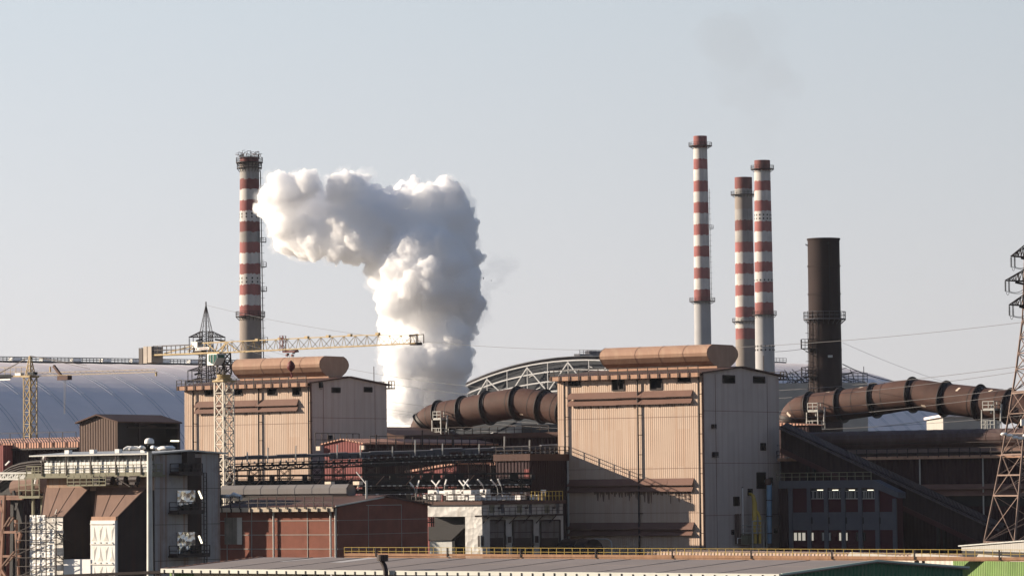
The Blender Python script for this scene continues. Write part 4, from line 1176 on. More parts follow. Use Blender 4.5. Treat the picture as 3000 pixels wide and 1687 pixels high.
for s in (-1.2, 1.2):
    m.bar((0, s, cz(0) - 1.12), (S1.L, s, cz(S1.L) - 1.12), .12); m.bar((0, s, cz(0) - 1.45), (S1.L, s, cz(S1.L) - 1.45), .22)
    m.truss((0, s, cz(0) - 1.5), (S1.L, s, cz(S1.L) - 1.5), (0, s, cz(0) - 2.1), (S1.L, s, cz(S1.L) - 2.1), 46, .22, .12)
m.build('truss_deck', M_DARK, t)
m = MB(); x = .6
while x < S1.L - .5:
    m.tube([(x, -1.0, cz(x) - 1.25), (x, 1.0, cz(x) - 1.25)], .10, 6); m.bar((x, -1.25, cz(x) - 1.6), (x, -1.25, cz(x) - .45), .10); x += 1.15
m.build('idler_roller', M_DARK, t)
m = MB(); x = 1.0
while x < S1.L - 1:
    if random.random() < .7:
        m.tube([(x, -1.3, cz(x) - .95), (x + .22, -1.3, cz(x) - .95)], .13, 6)
        if random.random() < .6: m.tube([(x + .4, -1.32, cz(x) - 1.72), (x + .55, -1.32, cz(x) - 1.72)], .10, 6)
    x += .95
m.bar((.8, -1.3, cz(0.8) - .95), (S1.L - .8, -1.3, cz(S1.L - .8) - .95), .03); m.bar((.8, -1.32, cz(.8) - 1.72), (S1.L - .8, -1.32, cz(S1.L - .8) - 1.72), .03); m.bar((.9, -1.31, cz(.9) - 1.74), (.9, -1.31, cz(.9) - .93), .04)
m.build('bright_roller_cap', M_GALV, t)
x = 2.5
while x < S1.L - 3:                                    # trestles
    m = MB(); zb = cz(x) - 2.1; wd = random.choice((.85, .85, 1.1))
    for s in (-1.1, 1.1):
        m.bar((x - wd, s, 0), (x - wd, s, zb), .17); m.bar((x + wd, s, 0), (x + wd, s, zb), .17)
        zq = zb
        while zq > zb - 8:
            m.bar((x - wd, s, zq), (x + wd, s, zq - 1.4), .08); m.bar((x + wd, s, zq), (x - wd, s, zq - 1.4), .08); m.bar((x - wd, s, zq - 1.4), (x + wd, s, zq - 1.4), .10); zq -= 1.4
    m.build('trestle', M_STEEL, t); x += random.uniform(3.2, 5.0)
for i in range(11):
    x = S1.L * (.08 + .083 * i) + random.uniform(-1, 1); m = MB(); m.tube([(x, -1.35, cz(x) - .8), (x + .05, -1.35, cz(x) + random.uniform(.6, 1.6))], .11, 6); m.build('hood_vent', M_GALV, t)
S2 = Seg((628, 1394), (1555, 1386), 548, 553)
t = S2.root('conveyor_bridge', 'lower dark conveyor bridge, level, with bright rollers under its deck', 'conveyor')
def cz2(x): return S2.A.z + S2.dz * x / S2.L
m = MB()
for s in (-1.3, 1.3):
    m.bar((0, s, cz2(0)), (S2.L, s, cz2(S2.L)), .28); m.bar((0, s, cz2(0) - .55), (S2.L, s, cz2(S2.L) - .55), .1)
    m.truss((0, s, cz2(0) - .8), (S2.L, s, cz2(S2.L) - .8), (0, s, cz2(0) - 1.5), (S2.L, s, cz2(S2.L) - 1.5), 40, .22, .14, True)
x = 0
while x < S2.L:
    if random.random() < .35: m.box((x, -1.2, cz2(x) - .9), (x + random.uniform(.5, 1.6), .4, cz2(x) - .15))
    x += 1.6
m.build('deck_frame', M_DARK, t)
m = MB(); m.tube([(0, .2, cz2(0) - 1.35), (S2.L, .2, cz2(S2.L) - 1.35)], .5, 10); m.tube([(0, .6, cz2(0) - 2.4), (S2.L, .6, cz2(S2.L) - 2.4)], .35, 8); m.build('service_pipe', M_DARK, t)
m = MB()
for k in range(2):
    x = .5
    while x < S2.L - .5:
        if random.random() < .8: m.tube([(x, -1.35, cz2(x) - 1.62 - 1.25 * k), (x + random.uniform(.15, .5), -1.35, cz2(x) - 1.62 - 1.25 * k)], .09, 6)
        x += .85
    m.bar((.4, -1.35, cz2(.4) - 1.62 - 1.25 * k), (S2.L - .4, -1.35, cz2(S2.L - .4) - 1.62 - 1.25 * k), .03)
m.bar((.6, -1.35, cz2(.6) - 2.9), (.6, -1.35, cz2(.6) - 1.6), .04)
m.build('bright_roller_cap', M_WHITE, t)
m = MB(); x = 1.5
while x < S2.L - 1:
    m.bar((x, -1.4, cz2(x) - 1.5), (x + 1.2, -1.5, cz2(x) - .2), .15); x += 4.4
m.build('diagonal_brace', M_HOOD, t)
m = MB(); x = 1
while x < S2.L:
    for s in (-1.2, 1.2): m.bar((x, s, 0), (x, s, cz2(x) - 1.4), .28)
    for k in range(3): m.bar((x, -1.2, cz2(x) - 2 - 2.2 * k), (x, 1.2, cz2(x) - 2 - 2.2 * k), .2); m.bar((x, -1.3, cz2(x) - 2.6 - 2.2 * k), (min(S2.L, x + 5.5), -1.3, cz2(x) - 2.6 - 2.2 * k), .22)
    m.box((x, .5, cz2(x) - 5.2), (min(S2.L, x + 4.6), 1.2, cz2(x) - 3.3)); x += 5.5
m.build('support_frame', M_DARK, t)
# lamp poles with tilted tubes along the silver roof
sticks = [(1, 170, 62, 245, 0), (152, 140, 120, 238, 0), (345, 140, 428, 232, 1), (475, 140, 410, 232, 1), (580, 125, 555, 210, 0), (776, 138, 842, 225, 1), (924, 128, 850, 230, 1), (845, 142, 932, 235, 0), (1070, 128, 1150, 222, 1), (1280, 135, 1365, 232, 1), (1387, 122, 1432, 222, 1), (1705, 130, 1795, 228, 1)]
FSV = Fr(1411, 1500, 536)                                # sunlit left face
FSG = Fr(1411, 1500, 536, 55)                            # shaded right face, x runs away along it
for i, (x0, y0, x1, y1, s) in enumerate(sticks):
    FQ = FSG if x0 > 900 else FSV
    a, b = FQ.y(ZS(x0, y0), 5), FQ.y(ZS(x1, y1), 5); lowp = min((a, b), key=lambda q: q.z)
    rt = empty('tube_lamp', FQ.w((lowp.x, 5, 0)), FQ.a, 'tilted tube lamp on a bent pole above the silver roof', 'lamp', 'tube lamps above the silver roof')
    m = MB(); m.bar(a - V((lowp.x, 5, 0)), b - V((lowp.x, 5, 0)), .17); m.build('tube_lamp_head', M_WHITE, rt)
    m = MB(); sx = .35 if x1 > x0 else -.1; m.tube([(0, 0, lowp.z), (sx * .7, 0, lowp.z - .35), (sx, 0, lowp.z - 1.0), (sx, 0, lowp.z - 4.5)], .06, 6); m.build('pole', M_GALV, rt)

# ---------------------------------------------------------------- silver clad building with roof machinery
t = FSV.root('silver_building', 'low silver clad building with dirty shuttered bays in front of the right hall', 'building')
tg = empty('bay_front', (0, 0, 0), R(90)); tg.parent = t
def sv(x, y, c=0.0): return FSV.y(ZS(x, y), c)
def sg_(x, y, c=0.0): return FSG.y(ZS(x, y), c)
xl = sv(285, 600).x; xr = sg_(2420, 600).x
ztop = sg_(1130, 468).z; zb1 = sv(400, 712).z
m = MB(); m.box((xl, .02, zb1), (-.02, xr - .1, ztop - .5)); m.box((sv(870, 800).x, .05, 0), (0, xr - .1, zb1)); m.build('wall', M_SILVER, t)
m = MB(); m.box((xl - .3, -.35, ztop - .5), (.35, xr + .2, ztop)); m.build('roof', M_ROOF, t)
xa = sv(870, 800).x                                      # dark loading opening with a sloping hood
m = MB(); m.box((xl, 1.6, 0), (xa, 6, zb1)); m.prism([(xl, .1, sv(300, 870).z), (xa, .1, sv(870, 870).z), (sv(650, 1080).x, .1, sv(650, 1080).z), (xl, .1, sv(650, 1090).z)], (0, .9, 0)); m.build('dark_hood', M_DARK, t)
m = MB(); m.box((xl, .4, 0), (sv(640, 1100).x, 1.1, sv(640, 1095).z)); m.build('low_door', M_GALV, t)
m = MB()
m.box((-1.2, -.25, 0), (.25, 1.6, zb1 - .3)); m.build('corner_pier', M_SILVER, t)
M_BAY = mat('rust_stained_bay', (.16, .145, .14), .8, .3, .35, .9, (.07, .03, .02), .9, .10, patch=.9, p_col=(.06, .03, .025), ps=.35)
for x0, x1 in ((1190, 1485), (1620, 1920), (2050, 2350)):  # recessed dirty bays
    a, b = sg_(x0, 1190), sg_(x1, 765); m = MB(); m.box((a.x, -.06, 0), (b.x, .3, b.z)); bay = m.build('rusty_bay', M_BAY, tg)
    m = MB(); m.bar((a.x, -.12, 0), (a.x, -.12, b.z), .22); m.bar((b.x, -.12, 0), (b.x, -.12, b.z), .22); m.bar((a.x, -.12, b.z), (b.x, -.12, b.z), .2); m.bar((a.x, -.12, sg_(x0, 960).z), (b.x, -.12, sg_(x0, 960).z), .12); m.box((a.x + .3, -.10, 0), (b.x - .4, -.05, sg_(x0, 1050).z)); m.build('bay_frame', M_STEEL, tg)
for x0 in (1258, 1690, 2122):
    a, b = sg_(x0, 650), sg_(x0 + 72, 530); m = MB(); m.box((a.x, -.08, a.z), (b.x, .1, b.z)); m.build('shutter', M_OLIVE, tg)
for x0, y0, x1, y1 in ((1110, 1185, 1165, 1010), (1522, 1130, 1600, 1015), (1955, 1130, 2028, 1005)):
    a, b = sg_(x0, y0, -.3), sg_(x1, y1, -.3); m = MB(); m.box((a.x, -.34, a.z), (b.x, .1, b.z)); m.build('door', M_STEEL, tg); frame_part(tg, [V((a.x, -.37, a.z)), V((b.x, -.37, a.z)), V((b.x, -.37, b.z)), V((a.x, -.37, b.z))], .14, 'door_frame', M_GALV)
for x0 in (1440, 1880, 2310):
    a, b = sg_(x0, 660), sg_(x0 + 38, 490); m = MB(); m.box((a.x, -.07, a.z), (b.x, .05, b.z)); m.build('pilaster', M_GREYP, tg)
for x0 in (1398, 1822, 2252):
    q = sg_(x0, 565); m = MB(); m.box((q.x - .15, -.4, q.z - .2), (q.x + .15, 0, q.z + .1)); m.bar(q + V((0, -.3, .1)), q + V((.3, -.3, .5)), .07); m.build('wall_lamp', M_STEEL, tg)
a, b = sg_(1150, 690, -1.4), sg_(2418, 690, -1.4)
m = MB(); m.box((a.x, -1.4, a.z - .25), (b.x, 0, a.z)); m.rail([(a.x, -1.35, a.z), (b.x, -1.35, a.z)], 1.05, 1.4, .07)
for i in range(6): x = a.x + (b.x - a.x) * (i + .5) / 6; m.bar((x, -1.3, a.z - .2), (x, -.05, a.z - 1.3), .12)
m.build('gallery_walkway', M_STEEL, tg)
m = MB(); m.rail([(xl, -.2, ztop), (.2, -.2, ztop), (.2, xr, ztop)], 1.05, 1.2, .06); m.build('roof_railing', M_STEEL, t)
m = MB(); m.rail([(sg_(1890, 440).x, -.3, ztop), (sg_(2380, 440).x, -.3, ztop)], 1.3, .9, .09); m.build('yellow_railing', M_RYEL, tg)
def machine(x0, y0, x1, y1, kind, c=2.0, lab='white box fan housing on the silver roof'):
    FQ = FSG if x0 > 900 else FSV
    a, b = FQ.y(ZS(x0, y1), c), FQ.y(ZS(x1, y0), c)
    rt = empty('roof_fan', FQ.w((a.x, c, 0)), FQ.a, lab, 'roof unit', 'machinery on the silver roof')
    w_ = b.x - a.x; m = MB()
    if kind == 'drum':
        m.tube([(0, .4, (a.z + b.z) / 2), (w_, .4, (a.z + b.z) / 2)], (b.z - a.z) / 2, 14); m.build('drum', M_WHITE, rt, True)
    elif kind == 'disc':
        m.tube([(w_ / 2, 0, (a.z + b.z) / 2), (w_ / 2, .7, (a.z + b.z) / 2)], (b.z - a.z) / 2, 18); m.build('fan_disc', M_WHITE, rt)
        m = MB(); m.tube([(w_ / 2, -.06, (a.z + b.z) / 2), (w_ / 2, 0, (a.z + b.z) / 2)], (b.z - a.z) / 4, 12); m.build('hub', M_STEEL, rt)
    else:
        m.box((0, 0, a.z), (w_, 1.3, b.z)); m.build('housing', M_WHITE, rt)
        m = MB(); m.box((-.05, -.05, b.z), (w_ + .05, 1.35, b.z + .07)); m.build('lid', M_ROOF, rt)
        m = MB(); m.box((w_ * .3, -.04, a.z + .25), (w_ * .75, 0, a.z + (b.z - a.z) * .6)); m.build('hatch', M_GALV, rt)
    m = MB()
    for xx in (.1, w_ - .1): m.bar((xx, .5, ztop), (xx, .5, a.z + .05), .12)
    m.build('leg', M_STEEL, rt)
for i, q in enumerate(((288, 290, 375, 400, 'box'), (370, 295, 435, 385, 'disc'), (435, 305, 535, 372, 'drum'), (535, 290, 612, 378, 'box'), (612, 290, 668, 360, 'box'), (720, 285, 795, 360, 'box'), (800, 290, 862, 375, 'disc'), (862, 305, 950, 360, 'drum'), (965, 290, 1040, 372, 'box'), (1040, 285, 1105, 360, 'box'), (1130, 280, 1205, 350, 'disc'), (1205, 280, 1268, 360, 'box'),
        (208, 362, 290, 440, 'box'), (300, 370, 418, 452, 'box'), (580, 375, 683, 452, 'box'), (755, 375, 858, 450, 'box'), (882, 395, 1030, 460, 'box'), (1030, 372, 1120, 452, 'box'), (1190, 372, 1280, 452, 'box'), (1310, 388, 1450, 452, 'box'), (1465, 372, 1560, 448, 'box'), (1575, 380, 1660, 450, 'box'), (1742, 372, 1820, 445, 'box'), (2005, 365, 2085, 445, 'box'))):
    x0, y0, x1, y1, kd = q
    near = 'at its sunlit end' if x1 < 700 else ('midway along' if x1 < 1300 else 'near the yellow railing')
    row = 'upper row' if y0 < 330 else 'front row'
    lab = {'box': 'white fan box', 'disc': 'white round fan casing', 'drum': 'white horizontal drum'}[kd] + ', %s on the silver roof, %s' % (row, near)
    machine(*q, c=3.2 if y0 < 330 else 1.0, lab=lab)
for i, (x0, x1) in enumerate(((2082, 2108), (2112, 2135))):
    a, b = FSG.y(ZS(x0, 440), 1.5), FSG.y(ZS(x1, 288), 1.5); rt = empty('roof_vent', FSG.w((a.x, 1.5, 0)), FSG.a, 'slim twin vent pipe standing by the yellow railing', 'vent', 'twin vent pipes'); m = MB(); m.tube([(.1, 0, ztop), (.1, 0, b.z - .4)], .14, 8); m.build('pipe', M_GALV, rt); m = MB(); m.box((-.05, -.2, b.z - .55), (.3, .2, b.z)); m.build('cowl', M_WHITE, rt)
# ---------------------------------------------------------------- bag filter block at the left
FB = Fr(453, 1500, 430)
t = FB.root('filter_building', 'rust streaked concrete filter building with two brown hoods at the lower left', 'building')
def by(x, y, c=0.0): return FB.y(ZB(x, y), c)
def bx_(x, y, c=0.0): return FB.x(ZB(x, y), c)
X0 = by(470, 400).x; W = bx_(2210, 400).y
zr = bx_(1555, 205).z; zpk = bx_(1885, 188).z
wy = bx_(1885, 188).y
m = MB(); m.face((0, 0, 0), (0, W, 0), (0, W, zr), (0, wy, zpk - .4), (0, 0, zr - .3)); m.face((X0, W, 0), (X0, W, zr), (0, W, zr), (0, W, 0)); m.face((X0, 0, 0), (X0, W, 0), (X0, W, zr), (X0, 0, zr)); m.build('side_wall', M_CONC, t)
z1, z2 = by(1000, 435).z, by(1000, 555).z
m = MB(); m.face((X0, 0, z2 - .4), (0, 0, z2 - .4), (0, 0, z1 + .4), (X0, 0, z1 + .4)); m.build('rusty_band', M_RUSTW, t)
m = MB(); m.face((X0, .05, 0), (0, .05, 0), (0, .05, z2 - .3), (X0, .05, z2 - .3)); m.build('lower_wall', M_SOOTSHADE, t)
m = MB(); m.face((X0, 1.6, z1), (0, 1.6, z1), (0, 1.6, zr - .2), (X0, 1.6, zr - .2)); m.build('upper_wall', M_SILVER, t)
m = MB()
m.prism([(X0 - 1.5, -1.4, zr - .25), (X0 - 1.5, -1.4, zr - .10), (X0 - 1.5, wy, zpk + .12), (X0 - 1.5, W + 1, zr + .0), (X0 - 1.5, W + 1, zr - .15), (X0 - 1.5, wy, zpk - .05)], (-X0 + 2.0, 0, 0)); m.build('roof', M_GALV, t)
m = MB(); m.box((X0 - 2.2, -1.1, z1 - .25), (.3, 1.6, z1)); m.build('gallery_deck', M_OLIVE, t)
m = MB(); m.rail([(X0 - 2.2, 1, z1), (X0 - 2.2, -1.05, z1), (.3, -1.05, z1), (.3, 1.0, z1)], 1.15, 1.3, .09, 1, .3); m.build('gallery_railing', M_OLIVE, t)
n = 25
for i in range(n):                                      # white casings along the gallery
    x = X0 + .2 + (-X0 - .4) * i / n; m = MB(); m.box((x, -.6, z1 + .15), (x + (-X0) / n * random.uniform(.72, .9), .3, z1 + 1.55)); m.box((x + .1, -.4, z1 + 1.55), (x + .3, -.1, z1 + 1.8)); m.build('white_casing', M_WHITE, t)
for i in range(4):
    x = X0 + (-X0) * (.12 + .235 * i); m = MB(); m.box((x, .9, z1 + 1.7), (x + .65, 1.5, z1 + 3.0)); m.build('control_cabinet', M_WHITE, t)
for i in range(5):
    x = X0 + (-X0) * (.02 + .23 * i); m = MB(); m.bar((x, -1.2, z1), (x, -1.2, zr - .3), .12); m.build('roof_post', M_STEEL, t)
# gantry with motors under the gallery
a, b = by(690, 545, -2), by(1240, 460, -2)
m = MB(); m.box((a.x, -2.2, a.z), (by(1075, 545, -2).x, 0, a.z + .18)); m.rail([(a.x, -2.2, a.z + .1), (by(1075, 545, -2).x, -2.2, a.z + .1)], 1.2, 1.0, .09, 2); m.build('hung_platform', M_OLIVE, t)
for i in range(4):
    x = a.x + 3 + i * 1.9; m = MB(); m.tube([(x, -1.2, a.z + .7), (x + 1.2, -1.2, a.z + .7)], .42, 10); m.box((x + .2, -1.6, a.z + .1), (x + 1, -.8, a.z + .4)); m.build('motor', M_STEEL, t)
m = MB(); m.ladder(by(1180, 455, -1.2), by(1330, 550, -1.2), (0, 1, 0), .7, .4, .06); m.bar(by(1340, 450, -.3), by(1385, 550, -.3), .12); m.build('stair', M_STEEL, t)
# hoods with box columns
def hood(xa, xb, xc, xd, ybase, mcol, lab, nm):
    OUT = -3.0
    A, B_ = by(xa, 560), by(xb, 560); C_, D_ = by(xc, 850, OUT), by(xd, 853, OUT)
    za, zc = A.z, C_.z
    zk_ = by(xc, 888, OUT).z
    m = MB()
    v = [(A.x, 0, za), (B_.x, 0, za), (D_.x, OUT, zc), (C_.x, OUT, zc)]
    m.face(*v)
    m.face((B_.x, 0, za), (B_.x, 0, 0), (D_.x, OUT * .2, 0), (D_.x, OUT, zc - 10), (D_.x, OUT, zc)); m.face((A.x, 0, za), (C_.x, OUT, zc), (C_.x, OUT, zc - 10), (C_.x, OUT * .2, 0), (A.x, 0, 0))
    h = m.build('hood', [M_HOOD, M_SOOTSHADE], t)
    h.data.polygons[1].material_index = 1; h.data.polygons[2].material_index = 1  # both side faces coloured near black to stand for shade
    m = MB(); m.bar((A.x, -.03, za), (C_.x, OUT - .03, zc), .1); m.bar((B_.x, -.03, za), (D_.x, OUT - .03, zc), .1)
    for k_ in (.33, .66): m.bar(V((A.x, -.03, za)).lerp(V((B_.x, -.03, za)), k_), V((C_.x, OUT - .03, zc)).lerp(V((D_.x, OUT - .03, zc)), k_), .05)
    m.build('hood_edge', M_HOOD, h)
    return C_, D_, zc, zk_, OUT
C1, D1, zc1, zk1, OUT = hood(455, 905, 415, 640, 0, None, '', '')
C2_, D2_, zc2, zk2, OUT = hood(975, 1478, 945, 1185, 0, None, '', '')
m = MB(); m.box((C2_.x - .1, OUT - .35, zk2), (D2_.x, OUT + 2, zc2)); m.build('neck', M_FASCIA, t)
m = MB(); m.box((C2_.x - .2, OUT - .4, 0), (D2_.x - .1, OUT + 2.2, zk2)); colm = m.build('silver_column', M_WHITE, t, label='box column clad in embossed silver sheet')
m = MB(); wcol = D2_.x - C2_.x - .1; zz_ = zk2 - .4; y_ = OUT - .41; x0 = C2_.x - .2; row = 0
while zz_ > 2:                                           # pressed pyramids in rows
    hh = 2.3
    for i in range(4):
        xa = x0 + .15 + (wcol + .05) * i / 4; ww = wcol / 4 * .95; zt_ = zz_ - .25; zb_ = zz_ - hh + .35
        if (i + row) % 2 == 0: tri = [(xa, zb_), (xa + ww, zb_), (xa + ww / 2, zt_)]
        else: tri = [(xa, zt_), (xa + ww, zt_), (xa + ww / 2, zb_)]
        cx_, cz_ = sum(q[0] for q in tri) / 3, sum(q[1] for q in tri) / 3
        for q, r_ in zip(tri, tri[1:] + tri[:1]): m.face((q[0], y_, q[1]), (r_[0], y_, r_[1]), (cx_, y_ - .05, cz_))
        m.box((xa + ww / 2 - .12, y_ - .08, zb_ - .3), (xa + ww / 2 + .12, y_, zb_ - .12))
    m.bar((x0, y_ - .03, zz_), (x0 + wcol, y_ - .03, zz_), .12); zz_ -= hh; row += 1
m.build('embossed_sheet', mat('embossed_pale_sheet', (.68, .66, .60), .5, .12, 1.2, .3, (.40, .33, .22), 1.5, .3), colm)
m = MB(); m.box((C1.x - .2, OUT + .2, 0), (D1.x - .3, OUT + 2.2, zc1)); m.build('wrapped_column', M_SILVER, t)
# side face platforms
def side_plat(y0, x0, x1, panel, nm):
    a, b = bx_(x0, y0, 1.4), bx_(x1, y0, 1.4)
    m = MB(); m.box((0, a.y, a.z - .2), (1.6, b.y, a.z)); m.rail([(.2, a.y, a.z), (1.55, a.y, a.z), (1.55, b.y, a.z), (.2, b.y, a.z)], 1.15, .9, .09, 1, .25); m.build('side_platform', M_STEEL, t)
    m = MB(); m.box((.25, a.y + .1, a.z), (1.45, b.y - .1, a.z + .06))
    for i in range(4): q = V((random.uniform(.3, .9), a.y + (b.y - a.y) * random.uniform(.2, .8), a.z)); m.box(q, q + V((.5, .6, random.uniform(.6, 1.2))))
    m.build('valve_cluster', M_DARK, t)
    if panel:
        a, b = bx_(*panel[0], .12), bx_(*panel[1], .12); m = MB(); m.box((.02, a.y, a.z), (.14, b.y, b.z)); m.build('silver_panel', mat('crumpled_silver', (.62, .60, .58), .25, .12, .5, metal=.8, crumple=.25), t)
side_plat(418, 1795, 2025, None, 'a')
side_plat(808, 1785, 2045, ((1785, 790), (1962, 585)), 'b')
side_plat(1245, 1785, 2100, ((1785, 1228), (1960, 1003)), 'c')
a, b = bx_(1835, 1250), bx_(1835, 205); a2 = bx_(1985, 600)
m = MB(); m.box((-.2, a.y + 1.0, a.z), (.06, bx_(2020, 600).y, b.z - .6)); m.build('recess_shade_panel', M_SOOTSHADE, t)  # dark panel stands for the shade inside a recess
m = MB(); m.ladder((.5, bx_(2030, 600).y, 0), (.5, bx_(2030, 600).y, bx_(2030, 410).z), (0, 1, 0), .5, .5, .06); m.build('caged_ladder', M_STEEL, t)
for x0, y0, x1, y1 in ((1998, 592, 2030, 668), (2000, 1042, 2030, 1117)):
    m = MB(); m.bar(bx_(x0, y0, 1.3), bx_(x1, y1, 1.3), .16); m.build('tube_lamp_head', M_TUBE, t)
q = bx_(1920, 250, .6); m = MB(); m.box((0, q.y - .9, q.z - 1.0), (.8, q.y + .5, q.z + .6)); m.build('hoist_box', M_STEEL, t)
m = MB()
for k_ in range(1, 7): m.bar((.01, 0, zr * k_ / 7), (.01, W, zr * k_ / 7), .05)
m.build('pour_line', M_STEEL, t)

# white wrapped scaffold round the left column
ts = FB.root('scaffold', 'scaffold tower wrapped in torn white sheeting in front of the left hood', 'scaffold')
a, b = by(300, 835, OUT - 1.5), by(545, 835, OUT - 1.5); zt_ = a.z; y_ = OUT - 1.5
def sheet(u0, u1, v0, v1, fn, name, nu=14, nv=10, amp=.05):
    m = MB(); g_r = [[fn(u0 + (u1 - u0) * i / nu, v0 + (v1 - v0) * j / nv, random.uniform(-amp, amp)) for j in range(nv + 1)] for i in range(nu + 1)]
    for i in range(nu):
        for j in range(nv): m.face(g_r[i][j], g_r[i + 1][j], g_r[i + 1][j + 1], g_r[i][j + 1])
    return m.build(name, M_WHITE, ts, True)
zl = zt_; k_ = 0
lev = [zt_, by(300, 985, y_).z, by(300, 1130, y_).z, by(300, 1275, y_).z, by(300, 1410, y_).z, 0]
for z_a, z_b in zip(lev[:-1], lev[1:]):
    sheet(a.x, b.x if k_ else a.x + (b.x - a.x) * .62, z_b + .12, z_a, lambda u, v, r_: (u, y_ + r_ * 1.3, v), 'sheeting'); k_ += 1
ye = y_ + 4.2
for z_a, z_b, fr_ in ((lev[1], lev[2], .8), (lev[2], lev[3], 1), (lev[3] - .3, lev[4], 1), (lev[4], 0, 1)):
    sheet(y_, y_ + 4.2 * fr_, z_b + (1.6 if fr_ < 1 else .3), z_a - .4, lambda u, v, r_: (b.x + .05 + r_, u, v), 'sheeting', 10, 8)
m = MB()
nx = 5
for i in range(nx):
    x = a.x - 1.9 + (b.x - a.x + 2.4) * i / (nx - 1)
    for yy in (y_ - .25, ye): m.bar((x, yy, 0), (x, yy, zt_ - (2.8 if i == 0 else 0)), .10)
    q = 1.0
    while q < zt_ - 3: m.bar((x, y_ - .25, q), (x, ye, q), .07); q += 2.0
q = 1.0
while q < zt_ - (.2):
    for yy in (y_ - .28, ye): m.bar((a.x - 1.9, yy, q), (b.x + .5, yy, q), .08)
    q += 1.0
for i in range(9): z_ = zt_ - 2 - i * 2.6; m.bar((a.x - 1.9, y_ - .3, z_), (b.x + .5, y_ - .3, z_ + 2.0), .07); m.bar((b.x + .5, y_, z_), (b.x + .5, ye, z_ - 2.2), .08)
m.build('scaffold_frame', M_STEEL, ts)
m = MB()
for i in range(30): c = V((b.x - random.uniform(.2, 2.2), y_ + random.uniform(0, 2), zt_ - random.uniform(.1, 2.6))); m.bar(c, c + V((random.uniform(-1, 1), random.uniform(-.3, .3), random.uniform(-.8, .8))), random.uniform(.06, .14))
m.build('torn_frame', M_GALV, ts)
e0, e1 = by(655, 1200, y_ + 3), by(810, 1275, y_ + 3)
m = MB(); m.box((b.x + .5, y_ + 1, 0), (b.x + 4.6, y_ + 4.5, e1.z)); m.build('wrapped_base', M_WHITE, ts)

# brown trestle and dark conveyor head at the far left
FT_ = Fr(*ZO(60, 1200), 445, -35)
tt = FT_.root('trestle_tower', 'brown steel trestle tower with crossed ladders at the left edge', 'trestle')
def ty(x, y, c=0.0): q = FT_.y(ZO(x, y), c); return q
m = MB()
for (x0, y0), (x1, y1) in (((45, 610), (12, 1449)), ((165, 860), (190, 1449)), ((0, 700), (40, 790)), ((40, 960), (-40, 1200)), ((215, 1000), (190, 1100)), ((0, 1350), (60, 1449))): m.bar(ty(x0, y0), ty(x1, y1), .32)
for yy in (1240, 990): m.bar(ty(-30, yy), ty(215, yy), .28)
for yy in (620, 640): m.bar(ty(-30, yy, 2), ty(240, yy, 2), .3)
m.build('lit_leg', mat('lit_trestle_steel', (.24, .13, .09), .7, .2, .6), tt)  # lighter brown puts the sunlit look of these legs into the colour
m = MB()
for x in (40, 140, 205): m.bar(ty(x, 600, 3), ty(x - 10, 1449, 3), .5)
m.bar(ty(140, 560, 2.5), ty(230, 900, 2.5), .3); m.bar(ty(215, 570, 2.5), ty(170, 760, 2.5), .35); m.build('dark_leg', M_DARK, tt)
m = MB(); m.ladder(ty(62, 930, -.4), ty(125, 832, -.4), (0, 1, 0), .6, .7, .1); m.build('ladder', M_HOOD, tt); m = MB(); m.ladder(ty(40, 1340, -.4), ty(165, 1190, -.4), (0, 1, 0), .6, .7, .1); m.build('ladder', M_HOOD, tt)
th = FT_.root('conveyor_bridge', 'dark curved conveyor head house behind the filter building at the left edge, extended unseen to shade the brick wall', 'conveyor')
FH = Fr(574, 1500, 478)
def hy(x, y): return FH.y(ZO(x, y), 0)
th.location = FH.o
arc = [hy(x, y) for x, y in ((-60, 420), (40, 345), (120, 295), (220, 262), (330, 245), (470, 236))]
zc_ = 26.6
m = MB(); xs = arc[-1].x; low = hy(100, 560).z
m.prism(arc + [V((0, 0, zc_)), V((0, 0, 22.2)), V((-4.6, 0, 22.2)), V((-4.6, 0, 17.5)), V((xs, 0, low)), V((arc[0].x, 0, low - .8))], (0, 5, 0)); m.build('head_house', M_DARK, th)  # right end is added out of view to cast the brick wall's shadow
m = MB()
for k_ in range(5): m.tube([q + V((0, -.1 - .1 * k_, -.25 - .32 * k_)) for q in arc], .12, 6)
m.build('curved_rail', M_STEEL, th)
m = MB()
for x in (-.5, -4.0, -12, -20, -28): m.bar((x, .6, 0), (x, .6, 22.5), .9 if x > -5 else .6); m.bar((x, 4.4, 0), (x, 4.4, 22.5), .6)
m.bar((-4, .6, 16), (-.5, .6, 20), .4); m.box((-30, 2, 0), (-9, 4, 17)); m.build('support_leg', M_DARK, th)  # hidden legs and low box added to shade the brick wall's foot
tb = FT_.root('belt_bridge', 'pale lattice belt bridge at the left edge, level with the filter gallery', 'bridge')
m = MB(); m.truss(ty(-30, 375, 3), ty(350, 375, 3), ty(-30, 437, 3), ty(260, 437, 3), 9, .22, .14); m.build('light_truss', M_GALV, tb)
m = MB(); a, b = ty(-30, 385, 3.2), ty(350, 370, 3.2); m.box((a.x, 3, b.z), (b.x, 5, b.z + .15)); m.build('belt_deck', M_STEEL, tb)
for x0, y0, x1, y1 in ((432, 262, 468, 180), (362, 485, 378, 400), (58, 292, 100, 250)):
    m = MB(); m.bar(ty(x0, y0, 2), ty(x1, y1, 2), .16); m.build('tube_lamp_head', M_WHITE, tb)
ts2 = FT_.root('stair_tower', 'small olive platform with railings left of the filter building', 'platform')
a, b = ty(228, 612, 1.5), ty(440, 612, 1.5)
m = MB(); m.box((a.x, 1, a.z - .3), (b.x, 4, a.z)); m.build('deck', M_OLIVE, ts2)
m = MB(); m.rail([(a.x, 1, a.z), (b.x, 1, a.z)], 2.6, 1.0, .09, 3); m.build('railing', M_OLIVE, ts2)
